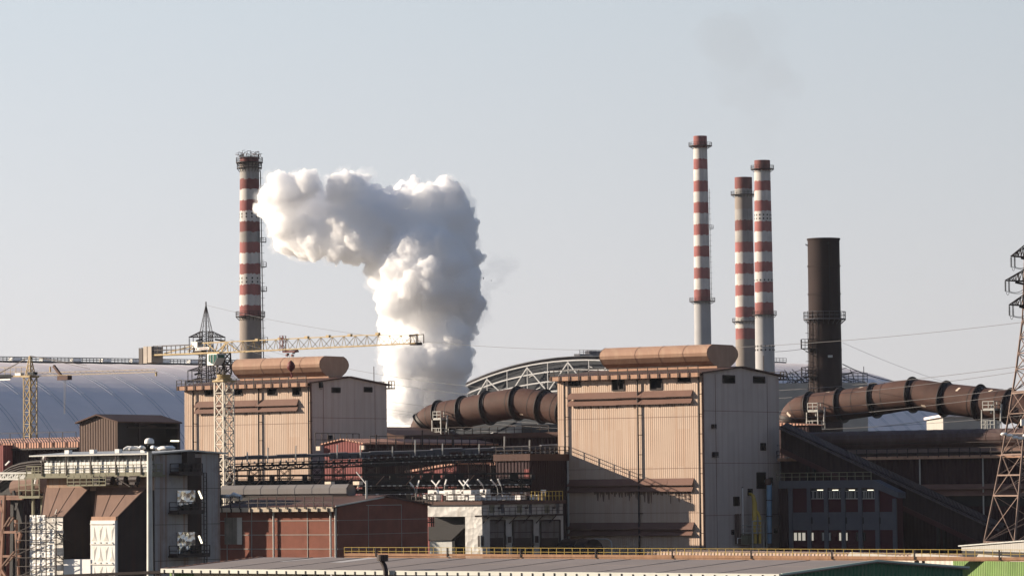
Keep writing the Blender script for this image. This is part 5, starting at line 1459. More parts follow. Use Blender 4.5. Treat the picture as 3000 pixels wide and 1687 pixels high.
for x in (345, 440):
    q = ty(x, 640, 2.5); m = MB(); m.bar((q.x, 2.5, 0), (q.x, 2.5, q.z + 3.5 if x == 345 else q.z), .28); m.build('post', M_OLIVE, ts2)
m = MB(); q0, q1 = ty(160, 540, 8), ty(460, 540, 8); m.tube([(q0.x, 8, q0.z), (q1.x, 8, q0.z + .6)], 1.1, 14); m.build('tan_pipe', M_HOOD, ts2)
# dark sheds behind the filter building
FD = Fr(*ZA(1180, 1400), 556)
t = FD.root('brown_shed', 'brown corrugated shed, its open end black, between the arched hall and left tan hall', 'building')
xl = FD.y(ZA(800, 1400)).x; W = FD.x(ZA(1795, 1400)).y; ze = FD.y(ZA(1180, 1315)).z; zp = FD.x(ZA(1380, 1255)).z
zpk = FD.y(ZA(985, 1258)).z
m = MB(); m.face((xl, 0, 0), (0, 0, 0), (0, 0, ze), (xl / 2, 0, zpk - .2), (xl, 0, ze)); m.build('gable_wall', mat('brown_corrugated_sheet', (.10, .064, .05), .8, .12, .2, .3, (.12, .07, .05), corr=.5, cdepth=.03), t)
m = MB(); m.face((0, 0, 0), (0, 2.2, 0), (0, 2.2, ze), (0, 0, ze)); m.face((0, W, 0), (0, W, ze), (xl, W, ze), (xl, W, 0)); m.face((-2.5, 2.2, 0), (-2.5, W, 0), (-2.5, W, ze), (-2.5, 2.2, ze)); m.face((0, 2.2, 0), (-2.5, 2.2, 0), (-2.5, 2.2, ze), (0, 2.2, ze)); m.face((xl, 0, 0), (xl, W, 0), (xl, W, ze), (xl, 0, ze)); m.build('side_wall', M_DARK, t)  # shaded side and open bay coloured black
m = MB()
for s in (0, 1):
    xa = xl - .5 if s else .5
    m.prism([(xl / 2, -.5, zpk + .2), (xl / 2, -.5, zpk), (xa, -.5, ze - .25), (xa, -.5, ze - .05)], (0, W + .8, 0))
m.build('roof', M_ROOF, t)
m = MB(); m.bar((0, W * .35, 0), (0, W * .35, ze), .3); m.bar((0, W, 0), (0, W, ze), .35); m.bar((.1, 2.2, ze - .9), (.1, W, ze - .9), .2); m.bar((-.3, W * .3, ze - .2), (-1.5, W * .75, ze - .7), .3); m.build('door_frame', M_STEEL, t)
q = FD.x(ZP(575, 40), -.5); m = MB(); m.bar((.2, q.y - .9, q.z), (.2, q.y + .9, q.z), .22); m.build('tube_lamp_head', M_TUBE, t)
FE = Fr(*ZB(800, 200), 640)
t = FE.root('maroon_shed', 'long low maroon shed with a lit roof edge at the left edge of the photo', 'building')
a = FE.y(ZB(-40, 165)); zt_ = FE.y(ZB(400, 160)).z
m = MB(); m.box((a.x - 8, 0, 0), (0, 16, zt_)); m.build('wall', M_DMAROON, t)
m = MB(); m.box((a.x - 8, -.6, zt_), (.3, 16, zt_ + .9)); m.prism([(a.x - 8, -.6, zt_ + .9), (a.x - 8, 8, zt_ + 1.9), (a.x - 8, 16, zt_ + .9)], (-a.x + 8.3, 0, 0)); m.build('roof', M_PINK, t)
m = MB(); m.rail([(a.x - 8, -.9, zt_ + .3), (0, -.9, zt_ + .3)], 2.3, 3, .1); m.box((a.x - 8, -1.0, zt_ - .3), (.3, -.3, zt_ - .05)); m.build('eave_railing', M_STEEL, t)
for x in (-24, -17.5):
    m = MB(); m.tube([(x, -.5, 0), (x, -.5, zt_ + (3.2 if x < -20 else .3))], .14, 6); m.build('downpipe', M_STEEL, t)
b = FE.y(ZO(35, 250), -3); a0 = FE.y(ZO(-60, 85), -3)
m = MB(); m.box((a0.x - 4, -3, 0), (b.x, -.7, a0.z)); m.build('lean_to', M_MAROON, t)

# ---------------------------------------------------------------- brick building with the octagonal ventilator
FK = Fr(990, 1500, 470)
t = FK.root('brick_building', 'red brick panel building with a long grey ventilator, half in shadow', 'building')
def ky(x, y, c=0.0): return FK.y(ZD(x, y), c)
def kx(x, y, c=0.0): return FK.x(ZD(x, y), c)
xl = ky(150, 900).x; W = FK.x(ZE(583, 900)).y
ze = ky(1440, 672).z; pk = kx(1980, 583); zp, yp_ = pk.z, pk.y
m = MB(); m.face((xl, 0, 0), (0, 0, 0), (0, 0, ze), (xl, 0, ze)); m.face((xl, 0, 0), (xl, W, 0), (xl, W, ze), (xl, 0, ze)); m.face((xl, W, 0), (0, W, 0), (0, W, ze), (xl, W, ze)); m.build('brick_wall', M_BRICK, t)
m = MB(); m.face((0, 0, 0), (0, W, 0), (0, W, ze), (0, yp_, zp), (0, 0, ze)); m.build('gable_wall', M_BRICK, t)
m = MB()
for r_ in (840, 995, 1150):
    z = ky(1100, r_).z; m.bar((xl, -.02, z), (0, -.02, z), .08); m.bar((.0, 0, z), (.0, W, z), .05)
for c_ in (245, 515, 1128): x = ky(c_, 900).x; m.bar((x, -.02, 0), (x, -.02, ze - .5), .09)
for f_ in (.33, .7): m.bar((.02, W * f_, 0), (.02, W * f_, ze), .07)
zq = kx(1900, 670).z; m.bar((.03, kx(1770, 670).y, zq), (.03, kx(2150, 670).y, zq), .09)
m.build('pale_joint', M_FAR, t)
for c_ in (772, 1397, 1465):
    x = min(-.15, ky(c_, 900).x); m = MB(); m.tube([(x, -.3, 0), (x, -.3, ze - .3)], .13, 8); m.build('downpipe', M_GALV, t)
a, b = ky(222, 1100), ky(412, 805)
m = MB(); m.box((a.x, -.08, a.z), (b.x, .05, b.z)); wn = m.build('stained_window', mat('stained_window_strip', (.20, .18, .15), .7, .3, .8, .9, (.04, .03, .025), 5, .02), t)
m = MB(); m.box((ky(360, 900).x, -.12, a.z), (b.x, -.08, b.z)); m.build('pale_panel', M_GALV, wn)
m = MB()
m.prism([(xl, -.9, ze - .35), (xl, -.9, ze - .15), (xl, yp_, zp + .25), (xl, yp_, zp + .05)], (-xl + .3, 0, 0)); m.prism([(xl, W + .5, ze - .2), (xl, W + .5, ze), (xl, yp_, zp + .25), (xl, yp_, zp + .05)], (-xl + .3, 0, 0)); m.build('roof', M_ROOF, t)
m = MB(); m.bar((.35, -.9, ze - .1), (.35, yp_ * .92, zp - .0), .16); m.build('verge_flashing', M_GALV, t)
m = MB(); m.box((xl, -1.1, ze - .75), (.1, -.95, ze - .2)); m.build('fascia', mat('pale_fascia', (.50, .42, .32), .8, .2, .6, .4, (.2, .12, .08), 2.5, .2), t)
m = MB(); m.rail([(xl, -1.2, ze - .4), (.1, -1.2, ze - .4)], 1.6, 1.55, .10)
x = xl
while x < 0: m.bar((x, -1.2, ze - .8), (x, -1.2, ze - .3), .12); x += 1.55
m.build('eave_railing', M_STEEL, t)
m = MB(); m.rail([(.4, W - 3, ze + .3), (.4, W + .6, ze - .1), (-3, W + .6, ze - .1)], 1.1, .8, .09); m.build('corner_railing', M_STEEL, t)
# octagonal ventilator
yc_ = yp_; q = FK.y(ZD(1590, 440), yc_); qb = FK.y(ZD(1590, 582), yc_); ql = FK.y(ZD(290, 500), yc_)
rz_ = (q.z - qb.z) / 2; zc = (q.z + qb.z) / 2; xe = q.x + .2
m = MB(); pr = [(yc_ + 1.15 * rz_ * math.cos(math.pi / 8 + k_ * math.pi / 4) * 1.08, zc + rz_ * math.sin(math.pi / 8 + k_ * math.pi / 4) * 1.08) for k_ in range(8)]
m.prism([(ql.x - 1.2, a_, b_) for a_, b_ in pr], (xe - ql.x + 1.2, 0, 0)); mo = m.build('ventilator', mat('grey_ventilator_sheet', (.16, .15, .148), .75, .1, .3, .3, (.15, .12, .11)), t)
m = MB()
for s_ in (0, 1):
    pts = [(xe + .02, a_, b_) for a_, b_ in pr]
    for u_, v_ in zip(pts, pts[1:] + pts[:1]): m.bar(u_, v_, .07)
for k_ in range(1, 7): x = ql.x + (xe - ql.x) * k_ / 7; [m.bar((x, u_[0], u_[1] + .01), (x, v_[0], v_[1] + .01), .05) for u_, v_ in zip(pr, pr[1:] + pr[:1])]
m.bar((ql.x, pr[2][0], pr[2][1] + .01), (xe, pr[2][0], pr[2][1] + .01), .05); m.build('ventilator_seam', M_GREYP, mo)
m = MB(); m.box((ql.x, yc_ - 1.1, zp - .3), (xe, yc_ + 1.1, qb.z + .1)); m.build('ventilator_curb', M_DARK, mo)
a, b = ky(170, 592, 3), ky(228, 553, 3); m = MB(); m.box((a.x, 3, a.z), (b.x, 4, b.z)); m.tube([(b.x + .3, 3.5, a.z), (b.x + .9, 3.5, b.z), (b.x + 2.2, 3.5, a.z)], .3, 8); m.build('white_roof_unit', M_WHITE, t)
for (x0, y0) in ((1370, 425), (1680, 422)):
    q = FK.y(ZD(x0, y0), yc_); m = MB(); m.box((q.x - .5, yc_ - .4, q.z - .3), (q.x + .5, yc_ + .4, q.z + .15)); m.bar((q.x, yc_, q.z - 1), (q.x, yc_, q.z), .12); m.build('lamp_head', M_PATCH, mo)
q = FK.y(ZD(1775, 600), 6); m = MB(); m.tube([(q.x, 6, q.z), (q.x, 6, FK.y(ZD(1775, 400), 6).z)], .13, 6); m.bar((q.x, 6, q.z + 1.8), (q.x - 1.6, 6, q.z + 3.4), .1); m.build('roof_pole', M_GALV, t)
# ---------------------------------------------------------------- shaded complex on the right
t = FR.root('maroon_shed', 'long dark maroon shed with a rounded ridge ventilator under the right duct', 'building')
YF = 21.0
def ry(x, y, c=YF): return FR.y(ZI(x, y), c)
xa, xb = ry(122, 300).x, ry(2700, 300).x
ze = ry(1500, 262).z
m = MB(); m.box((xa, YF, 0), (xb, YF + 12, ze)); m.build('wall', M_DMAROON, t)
m = MB(); m.prism([(xa, YF - .6, ze - .1), (xa, YF - .6, ze + .1), (xa, YF + 6, ze + 1.1), (xa, YF + 12.5, ze + .1), (xa, YF + 12.5, ze - .1)], (xb - xa, 0, 0)); m.build('roof', M_ROOF, t)
m = MB(); m.box((xa, YF - .8, ze - .15), (xb, YF - .62, ze + .3)); m.build('fascia', M_FASCIA, t)
m = MB(); m.rail([(xa, YF - .9, ze + .1), (xb, YF - .9, ze + .1)], 1.3, 1.7, .10); m.bar((xa, YF - .85, ze + 2.2), (xb, YF - .85, ze + 2.2), .1); m.build('eave_railing', M_STEEL, t)
zt_ = FR.y(ZJ(1500, 1133), YF + 6).z; zb_ = FR.y(ZJ(1500, 1335), YF + 6).z; H_ = zt_ - zb_
prof = [(3.6, 0), (3.5, .25), (2.5, .12), (3.1, .28), (3.45, .45), (3.5, .60), (3.3, .78), (2.7, .92), (1.8, 1.0)]
pts = [(-a_, b_) for a_, b_ in prof[2:]] + [(a_, b_) for a_, b_ in reversed(prof[2:])]
m = MB()
n_ = 14
for i in range(n_):
    x0, x1 = 3.0 + (xb - 3.0) * i / n_, 3.0 + (xb - 3.0) * (i + 1) / n_
    for (a_, b_), (c_, d_) in zip(pts[:-1], pts[1:]): m.face((x1, YF + 6 + a_, zb_ + b_ * H_), (x0, YF + 6 + a_, zb_ + b_ * H_), (x0, YF + 6 + c_, zb_ + d_ * H_), (x1, YF + 6 + c_, zb_ + d_ * H_))
m.face(*[(3.0, YF + 6 + a_, zb_ + b_ * H_) for a_, b_ in pts])
mo = m.build('ridge_ventilator', mat('purple_brown_ventilator', (.085, .052, .048), .8, .14, .3, .6, (.14, .11, .098), .9, .2), t)
m = MB(); m.prism([(3, YF + 6 - 4.4, zb_ - .35), (3, YF + 6 - 2.5, zb_ + .12 * H_), (3, YF + 6 + 2.5, zb_ + .12 * H_), (3, YF + 6 + 4.4, zb_ - .35)], (xb - 3, 0, 0)); m.build('ventilator_curb', M_HOOD, mo)
m = MB()
for i in range(18):
    x = 3 + (xb - 3) * i / 17
    for (a_, b_), (c_, d_) in zip(pts[:8], pts[1:9]): m.bar((x, YF + 6 + a_ * 1.003, zb_ + b_ * H_ + .01), (x, YF + 6 + c_ * 1.003, zb_ + d_ * H_ + .01), .05)
m.build('ventilator_seam', M_ROOF, mo)
for x0, y0 in ((1540, 560), (2180, 860)):
    q = ry(x0, y0); m = MB(); m.tube([(q.x, YF - .3, q.z), (q.x, YF - .3, ze - .1)], .11, 6); m.build('downpipe', M_GALV, t)
for ya, yb in ((522, 575), (578, 640)):
    za, zb2 = ry(2000, ya).z, ry(2000, yb).z; m = MB(); m.prism([(ry(1300, 500).x, YF - .02, za), (ry(1300, 500).x, YF - .7, zb2 + .1), (ry(1300, 500).x, YF - .7, zb2), (ry(1300, 500).x, YF - .02, za - .15)], (xb - ry(1300, 500).x, 0, 0)); m.build('louvre', M_LOUV, t)
za, zb2 = ry(2000, 645).z, ry(2000, 745).z
m = MB(); m.box((ry(1300, 500).x, YF - .03, zb2), (xb, YF + .1, za)); m.build('dark_opening', M_DARK, t)
# small red roofed hut behind the gable, at the duct foot
q0, q1 = FR.y(ZJ(118, 1075), 40), FR.y(ZJ(410, 1075), 40)
th = empty('red_roofed_hut', FR.w((q0.x, 40, 0)), FR.a, 'small red roofed hut at the foot of the right duct elbow', 'building')
m = MB(); m.box((-3, 0, ze), (q1.x - q0.x, 4, q0.z - .2)); m.build('wall', M_DMAROON, th); zh = FR.y(ZJ(200, 1048), 40).z
m = MB(); m.prism([(-3, -.4, q0.z - .2), (q1.x - q0.x + .4, -.4, q0.z - .2), (q1.x - q0.x - 1.5, -.4, zh - .3), (-3, -.4, zh)], (0, 4.6, 0)); m.build('roof', M_PINK, th)
# inclined gallery
GY = 18.4
g0, g1 = FR.y(ZI(128, -64), GY), FR.y(ZI(2330, 965), GY)
t = FR.root('inclined_conveyor', 'long dark inclined conveyor gallery descending to the right behind the grey office', 'conveyor')
hgt = FR.y(ZI(700, 190), GY).z - FR.y(ZI(700, 440), GY).z
m = MB(); m.prism([(g0.x, GY, g0.z - hgt), (g1.x, GY, g1.z - hgt), (g1.x, GY, g1.z), (g0.x, GY, g0.z)], (0, 2.2, 0)); m.build('gallery_wall', mat('dark_purple_brown_sheet', (.024, .012, .0135), .8, .15, .2, .3, (.05, .03, .028), corr=.6, cdepth=.03), t)
m = MB(); m.prism([(g0.x, GY - .5, g0.z - .55), (g1.x, GY - .5, g1.z - .55), (g1.x, GY - .5, g1.z - .4), (g0.x, GY - .5, g0.z - .4)], (0, .45, 0)); m.prism([(g0.x, GY - .45, g0.z - .4), (g1.x, GY - .45, g1.z - .4), (g1.x, GY + 1.7, g1.z + .5), (g0.x, GY + 1.7, g0.z + .5)], (0, .12, 0)); m.build('gallery_roof', mat('greyish_gallery_roof', (.075, .056, .055), .8, .15, .2, corr=.7, cdepth=.05), t)
m = MB(); m.bar((g0.x, GY - .05, g0.z - hgt), (g1.x, GY - .05, g1.z - hgt), .5, .7); m.build('floor_beam', mat('dark_red_beam', (.05, .015, .018), .8, .2, .5), t)
for i in range(5):
    x = g0.x + (g1.x - g0.x) * (.12 + .2 * i); zz_ = g0.z + (g1.z - g0.z) * (.12 + .2 * i) - hgt
    m = MB(); m.bar((x - 1, GY + .5, 0), (x, GY + .5, zz_), .4); m.bar((x + 1, GY + 2, 0), (x, GY + 2, zz_), .4); m.bar((x - .5, GY + .5, zz_ / 2), (x + .5, GY + 2, zz_ / 2), .25); m.build('support_leg', M_DARK, t)
# grey office
OY = 16.0
t = FR.root('grey_office', 'shaded grey office with maroon panels and small lit windows, right of the hall gable', 'building')
def oy(x, y, c=OY): return FR.y(ZI(x, y), c)
xa, xb = oy(125, 800).x, oy(1290, 800).x
z0, z1, z2, z3, z4 = oy(700, 1125).z, oy(700, 985).z, oy(700, 805).z, oy(700, 562).z, oy(700, 484).z
xk, zk_ = oy(1065, 480).x, oy(1322, 605).z
m = MB(); m.face((xa, OY, 0), (xb, OY, 0), (xb, OY, zk_ - .4), (xk, OY, z3 + .1), (xa, OY, z3 + .1)); m.face((xb, OY, 0), (xb, OY + 2, 0), (xb, OY + 2, zk_ - .4), (xb, OY, zk_ - .4)); m.build('wall', mat('dull_maroon_panel', (.055, .0085, .015), .8, .12, .3), t)
m = MB(); x2 = oy(1322, 600).x; h_ = z4 - z3
m.prism([(xa, OY - .35, z3), (xk, OY - .35, z3), (x2, OY - .35, zk_ - h_ * .75), (x2, OY - .35, zk_), (xk, OY - .35, z4), (xa, OY - .35, z4)], (0, 2.2, 0)); m.build('roof_fascia', M_GREYP, t)
m = MB(); m.box((oy(250, 900).x, OY - .10, z1), (xb, OY - .02, z2)); m.build('grey_band', M_GREYP, t)
for c_ in (235, 420, 592, 765, 935, 1105, 1280):
    x = oy(c_, 800).x; zt_ = z3 if c_ < 1200 else zk_ - .9
    m = MB(); m.box((x - .32, OY - .30, 0), (x + .32, OY - .01, zt_)); m.build('column', M_GREYP, t)
m = MB(); m.box((xa, OY - .5, 0), (oy(215, 900).x, OY - .05, z3)); m.build('recess_wall', M_DMAROON, t)
for x0, x1 in ((440, 578), (612, 748), (782, 918), (952, 1085)):
    a, b = oy(x0, 670), oy(x1, 566); m = MB(); m.box((a.x, OY - .05, a.z), (b.x, OY + .02, b.z)); wn = m.build('window', M_GLASS, t)
    m = MB(); m.bar((a.x, OY - .08, a.z), (b.x, OY - .08, a.z), .1)
    for i in range(7): x = a.x + (b.x - a.x) * (i + random.uniform(.2, .8)) / 7; m.bar((x, OY - .08, a.z), (x, OY - .08, a.z + (b.z - a.z) * .75), .06)
    m.bar((a.x, OY - .08, a.z + (b.z - a.z) * .75), (b.x, OY - .08, a.z + (b.z - a.z) * .75), .06); m.build('window_bar', M_GALV, wn)
    m = MB(); x = a.x + (b.x - a.x) * random.uniform(.25, .5); m.box((x, OY - .10, b.z - .28), (x + 1.0, OY - .06, b.z - .18)); m.build('ceiling_lamp', M_TUBE, wn)
for x0 in (405, 445, 577, 617, 748, 790, 920, 960, 1090, 1130):
    a, b = oy(x0 - 6, 920), oy(x0 + 6, 855); m = MB(); m.box((a.x, OY - .13, a.z), (b.x, OY - .09, b.z)); m.build('slit_window', M_DARK, t)
for x0, x1, lit in ((262, 298, 1), (305, 338, 1), (345, 382, 1), (436, 464, 1), (546, 570, 0), (610, 636, 0), (716, 742, 1), (780, 806, 1), (892, 918, 2), (956, 980, 2)):
    a, b = oy(x0, 1092), oy(x1, 1008); m = MB(); m.box((a.x, OY - .06, a.z), (b.x, OY + .02, b.z)); wn = m.build('window', M_LITW if lit == 1 else (M_GALV if lit == 0 else M_GLASS), t)
    frame_part(wn, [V((a.x, OY - .08, a.z)), V((b.x, OY - .08, a.z)), V((b.x, OY - .08, b.z)), V((a.x, OY - .08, b.z))], .09, 'window_frame', M_STEEL)
m = MB(); m.rail([(xa - .5, OY - .2, z4), (oy(1045, 480).x, OY - .2, z4)], 1.15, 1.35, .09); m.build('roof_railing', M_OLIVE, t)
# strut from duct platform to ground
a, b = FR.y(ZV(385, 495), 30), FR.y(ZV(620, 760), 30)
m = MB(); m.bar(a, b, .3); m.bar(b, (b.x, 30, 0), .3); m.bar(b, (b.x + 4, 30, b.z), .3)
o = m.build('steel_brace', mat('pale_brown_steel', (.42, .33, .26), .6, .15, .6), None); o.location = FR.o; o.rotation_euler = (0, 0, FR.a)
tag(o, 'pale diagonal steel brace beside the edge pylon, below the duct platform', 'brace')
# flood lights in front of the pylon
fl = P(2990, 1275, 470); ft = empty('floodlight_mast', (fl.x + 1, 470, 0), 0, 'floodlight head on a mast partly cut off at the right edge', 'lamp')
m = MB(); m.tube([(.6, 0, 0), (.6, 0, fl.z)], .22, 10); m.build('pole', M_GALV, ft)
for i, (x, y) in enumerate(((2941, 1271), (2958, 1275), (2975, 1281), (2990, 1284), (3004, 1276))):
    q = P(x, y, 470) - V((fl.x + 1, 470, 0)); m = MB(); m.lathe([(.05, .22), (.3, .18), (.45, 0), (.36, -.14), (.05, -.16)], q, 10); lo = m.build('lamp_head', M_WHITE, ft, True); m = MB(); m.bar((.6, 0, q.z - .1), q, .1); m.build('lamp_arm', M_GALV, lo)
q = P(2993, 1237, 470) - V((fl.x + 1, 470, 0)); m = MB(); m.box(q + V((-.1, -.3, -.4)), q + V((1.2, .3, .4))); m.build('control_box', M_WHITE, ft)

# ---------------------------------------------------------------- walkway with yellow railing
A, B = P(1024, 1629, 500), P(3080, 1640, 425)
SW = Seg((1024, 1629), (3080, 1640), 452, 405)
t = SW.root('walkway', 'long raised walkway with yellow railing and rusty orange kick plate', 'walkway')
h_ = .95
m = MB()
def swp(x, y, z): return V((x, y, SW.A.z + SW.dz * x / SW.L + z))
for y in (0, -1.1): m.bar(swp(0, y, .25 if y else .25), swp(SW.L, y, .16), .10, .30)
m.bar(swp(0, -.5, -.05), swp(SW.L, -.5, -.05), 1.2, .12)
m.build('kick_plate', M_ORST, t)
n_ = int(SW.L / 1.05)
for row, y in (('front', -1.1),):
    m = MB()
    for i in range(n_ + 1): m.bar(swp(SW.L * i / n_, y, .1), swp(SW.L * i / n_, y, 1.12), .05)
    for z in (1.12, .66): m.bar(swp(0, y, z), swp(SW.L, y, z), .05)
    m.build('yellow_railing', M_RYEL, t)
for i in range(9):
    x = SW.L * (i + .45) / 9; m = MB(); m.bar(swp(x, -.6, -.1) , (x, -.6, 0), .4); m.bar(swp(x + .8, -.6, -.1), (x + .8, -.6, 0), .25); m.bar(swp(x, -1.16, 0), swp(x, -1.16, 1.1), .14); m.build('support_post', M_STEEL, t)
# low sheds seen behind the walkway
S3 = Seg(ZI(-1200, 1180), ZI(1940, 1128), 530, 470)
t = S3.root('low_shed', 'low dark shed with corrugated lit roof edge behind the walkway', 'building')
m = MB(); m.box((0, 0, 0), (S3.L, 8, S3.A.z - .9)); m.build('wall', M_DARK, t)
m = MB(); m.prism([(0, -.4, S3.A.z - .9), (0, -.2, S3.A.z - .25), (0, 8, S3.A.z - .2), (0, 8, S3.A.z - .9)], (S3.L, 0, 0)); m.build('roof', mat('corrugated_roof_edge', (.30, .22, .18), .8, .2, .3, corr=.8, cdepth=.12), t)
S4 = Seg(ZI(1945, 1150), ZI(2760, 1085), 462, 440)
t = S4.root('white_shed', 'low shed with a white sloping roof at the right edge, behind the walkway', 'building')
m = MB(); m.prism([(0, 0, S4.A.z - .5), (S4.L, 0, S4.A.z - .5), (S4.L, 0, S4.B.z), (0, 0, S4.A.z)], (0, 10, 0)); m.build('upper_wall', mat('pale_corrugated_sheet', (.30, .29, .27), .7, .1, .3, corr=.5, cdepth=.03), t)
m = MB(); m.box((0, .1, 0), (S4.L, 10, S4.A.z - .5)); m.build('lower_wall', M_DARK, t)
m = MB(); m.prism([(-.3, -.3, S4.A.z), (S4.L, -.3, S4.B.z), (S4.L, -.3, S4.B.z + .15), (-.3, -.3, S4.A.z + .15)], (0, 10.6, -.25)); m.build('roof', M_GALV, t)
M_AWN = mat('pale_roof_sheet', (.36, .345, .32), .8, .1, .5, .3, (.35, .3, .25))
S5 = Seg(ZI(862, 1243), ZI(2700, 1258), 450, 420)
t = S5.root('white_awning', 'row of stepped white roof sheets glimpsed through the yellow railing', 'awning')
x = 0; k_ = 0
while x < S5.L - 1:
    x1 = min(S5.L, x + 12.5); m = MB(); m.prism([(x, -1.0, S5.A.z - .1), (x1 + .3, -1.0, S5.A.z - .55), (x1 + .3, -1.0, S5.A.z + .05), (x + .6, -1.0, S5.A.z + .45)], (0, .12, 0)); m.build('roof_sheet', M_AWN, t); x = x1
for i in range(6): x = S5.L * i / 5; m = MB(); m.bar((x, 1, 0), (x, 1, S5.A.z), .25); m.build('post', M_STEEL, t)
S6 = Seg(ZI(1000, 1300), ZI(2750, 1300), 430, 398)
t = S6.root('green_white_wall', 'long corrugated wall, white then bright green, below the walkway on the right', 'wall')
xs = S6.fr.y(ZI(1862, 1320)).x; zt_ = S6.fr.y(ZI(1862, 1288)).z
m = MB(); m.box((0, 0, 0), (xs, .3, zt_)); m.build('white_sheet', mat('white_corrugated_wall', (.44, .41, .36), .7, .06, .4, corr=1.0, cdepth=.04), t)
m = MB(); m.box((xs, -.02, 0), (S6.L + 4, .28, zt_)); m.build('green_sheet', M_LGREEN, t)

# ---------------------------------------------------------------- foreground shed
FF = Fr(2290, 1683, 200, -42)
t = FF.root('green_shed', 'wide grey roofed shed with green gable end along the bottom of the photo', 'building')
ze = P(2290, 1681, 200).z
xl = FF.y((497, 1668)).x; W2 = FF.x((2820, 1665)).y; pk = FF.x((2560, 1641)); yp_, zp = pk.y, pk.z
m = MB(); m.prism([(xl - .3, -.3, ze - .12), (xl - .3, -.3, ze), (xl - .3, yp_, zp), (xl - .3, yp_, zp - .12)], (-xl + .5, 0, 0)); m.prism([(xl - .3, W2 + .3, ze - .12), (xl - .3, W2 + .3, ze), (xl - .3, yp_, zp), (xl - .3, yp_, zp - .12)], (-xl + .5, 0, 0)); m.build('roof', M_GREYR, t)
m = MB(); m.face((0, 0, 0), (0, W2, 0), (0, W2, ze - .1), (0, yp_, zp - .12), (0, 0, ze - .1)); m.build('gable_wall', M_GREEN, t); m = MB(); m.face((xl, 0, 0), (xl, W2, 0), (xl, W2, ze - .1), (xl, yp_, zp - .12), (xl, 0, ze - .1)); m.build('gable_wall', M_GREEN, t)
m = MB(); m.face((xl, 0, 0), (xl + 2.2, 0, 0), (xl + 2.2, 0, ze - .15), (xl, 0, ze - .15)); m.build('green_end_wall', M_LGREEN, t)
m = MB(); m.face((xl + 2.2, 0, 0), (0, 0, 0), (0, 0, ze - .15), (xl + 2.2, 0, ze - .15)); m.build('side_wall', mat('cream_corrugated_wall', (.55, .48, .36), .75, .1, .3, .2, (.3, .2, .12), corr=.30, cdepth=.03), t)
m = MB()
for i in range(1, 11):                                 # laps of the roof sheets
    x = xl + (-xl) * i / 11; m.bar((x, -.25, ze + .005), (x, yp_ - .1, zp + .005), .04, .03)
m.bar((xl, yp_ * .52, ze + (zp - ze) * .53 + .006), (0, yp_ * .52, ze + (zp - ze) * .53 + .006), .03, .02)
m.build('sheet_lap', mat('roof_lap', (.19, .165, .155), .9, .1, .5), t)
m = MB(); m.box((xl - .3, -.48, ze - .22), (.2, -.32, ze + .03)); m.build('gutter', mat('pale_green_white_gutter', (.54, .54, .49), .6, .08, .6, .3, (.35, .42, .35), 1.5, .2), t)
m = MB(); x = xl
while x < 0: m.box((x, -.52, ze - .26), (x + .07, -.30, ze - .02 - random.uniform(0, .04))); x += .82
m.build('gutter_bracket', M_DARK, t)
m = MB(); m.bar((.22, -.3, ze), (.22, yp_, zp), .12, .10); m.bar((.22, W2 + .3, ze), (.22, yp_, zp), .12, .10); m.build('verge_trim', mat('pale_green_trim', (.42, .52, .46), .6, .1, .6), t)
m = MB(); m.bar((xl - .3, -.3, ze + .02), (xl - .3, yp_, zp + .02), .1, .07); m.build('left_verge', M_PINK, t)
for (xa_, ya_), (xb_, yb_), wd in (((1700, 1300), (1860, 1246), 1.1), ((1100, 1290), (1420, 1238), .5)):
    def rp(p):
        o, d = FF.inv @ (CAM - FF.o), FF.inv @ ray(*p); k = (zp - ze) / (yp_ + .3)
        return o + d * ((ze + k * (o.y + .3) - o.z) / (d.z - k * d.y))
    a, b = rp(ZD(xa_ - 260, ya_)), rp(ZD(xb_, yb_))
    n = V((-(b.y - a.y), b.x - a.x, 0)).normalized() * wd / 2
    zf = lambda p: V((p.x, p.y, ze + .012 + (zp - ze) * (p.y + .3) / (yp_ + .3)))
    m = MB(); m.face(zf(a - n), zf(a + n), zf(b + n), zf(b - n)); m.build('roof_patch', mat('pale_roof_strip', (.44, .42, .41), .8, .08, .5), t)
for x0 in (1065, 1230, 1515):
    a, b = FF.y(ZD(x0, 1449)), FF.y(ZD(x0 + (65 if x0 != 1230 else 25), 1405)); m = MB(); m.box((a.x, -.03, a.z - 3), (b.x, .02, b.z - .1)); m.build('dark_opening', M_DARK, t)
q = FF.y(ZD(1384, 1420), -.5); m = MB(); m.tube([(q.x, -.45, 0), (q.x, -.45, ze - .2)], .05, 8); m.build('downpipe', M_WHITE, t)
q = FF.y(ZB(1740, 1420), -.5); m = MB(); m.tube([(q.x, -.45, 0), (q.x, -.45, ze - .25)], .05, 8); m.build('downpipe', M_GALV, t)
q = FF.y(ZE(80, 1420), -.7); qt = FF.y(ZE(80, 1312), -.7); tv = empty('vent_pipe', FF.w((q.x, -.7, 0)), FF.a, 'dark brown capped vent pipe rising past the grey roof eave', 'pipe')
m = MB(); m.tube([(.25, 0, 0), (.25, 0, q.z - .4), (.15, 0, q.z - .1), (0, 0, q.z + .1), (0, 0, qt.z - .15)], .155, 12); m.build('pipe', M_STEEL, tv, True)
m = MB(); m.lathe([(.02, .0), (.33, 0), (.33, -.36), (.16, -.38)], (0, 0, qt.z), 16); m.build('cap', M_STEEL, tv)
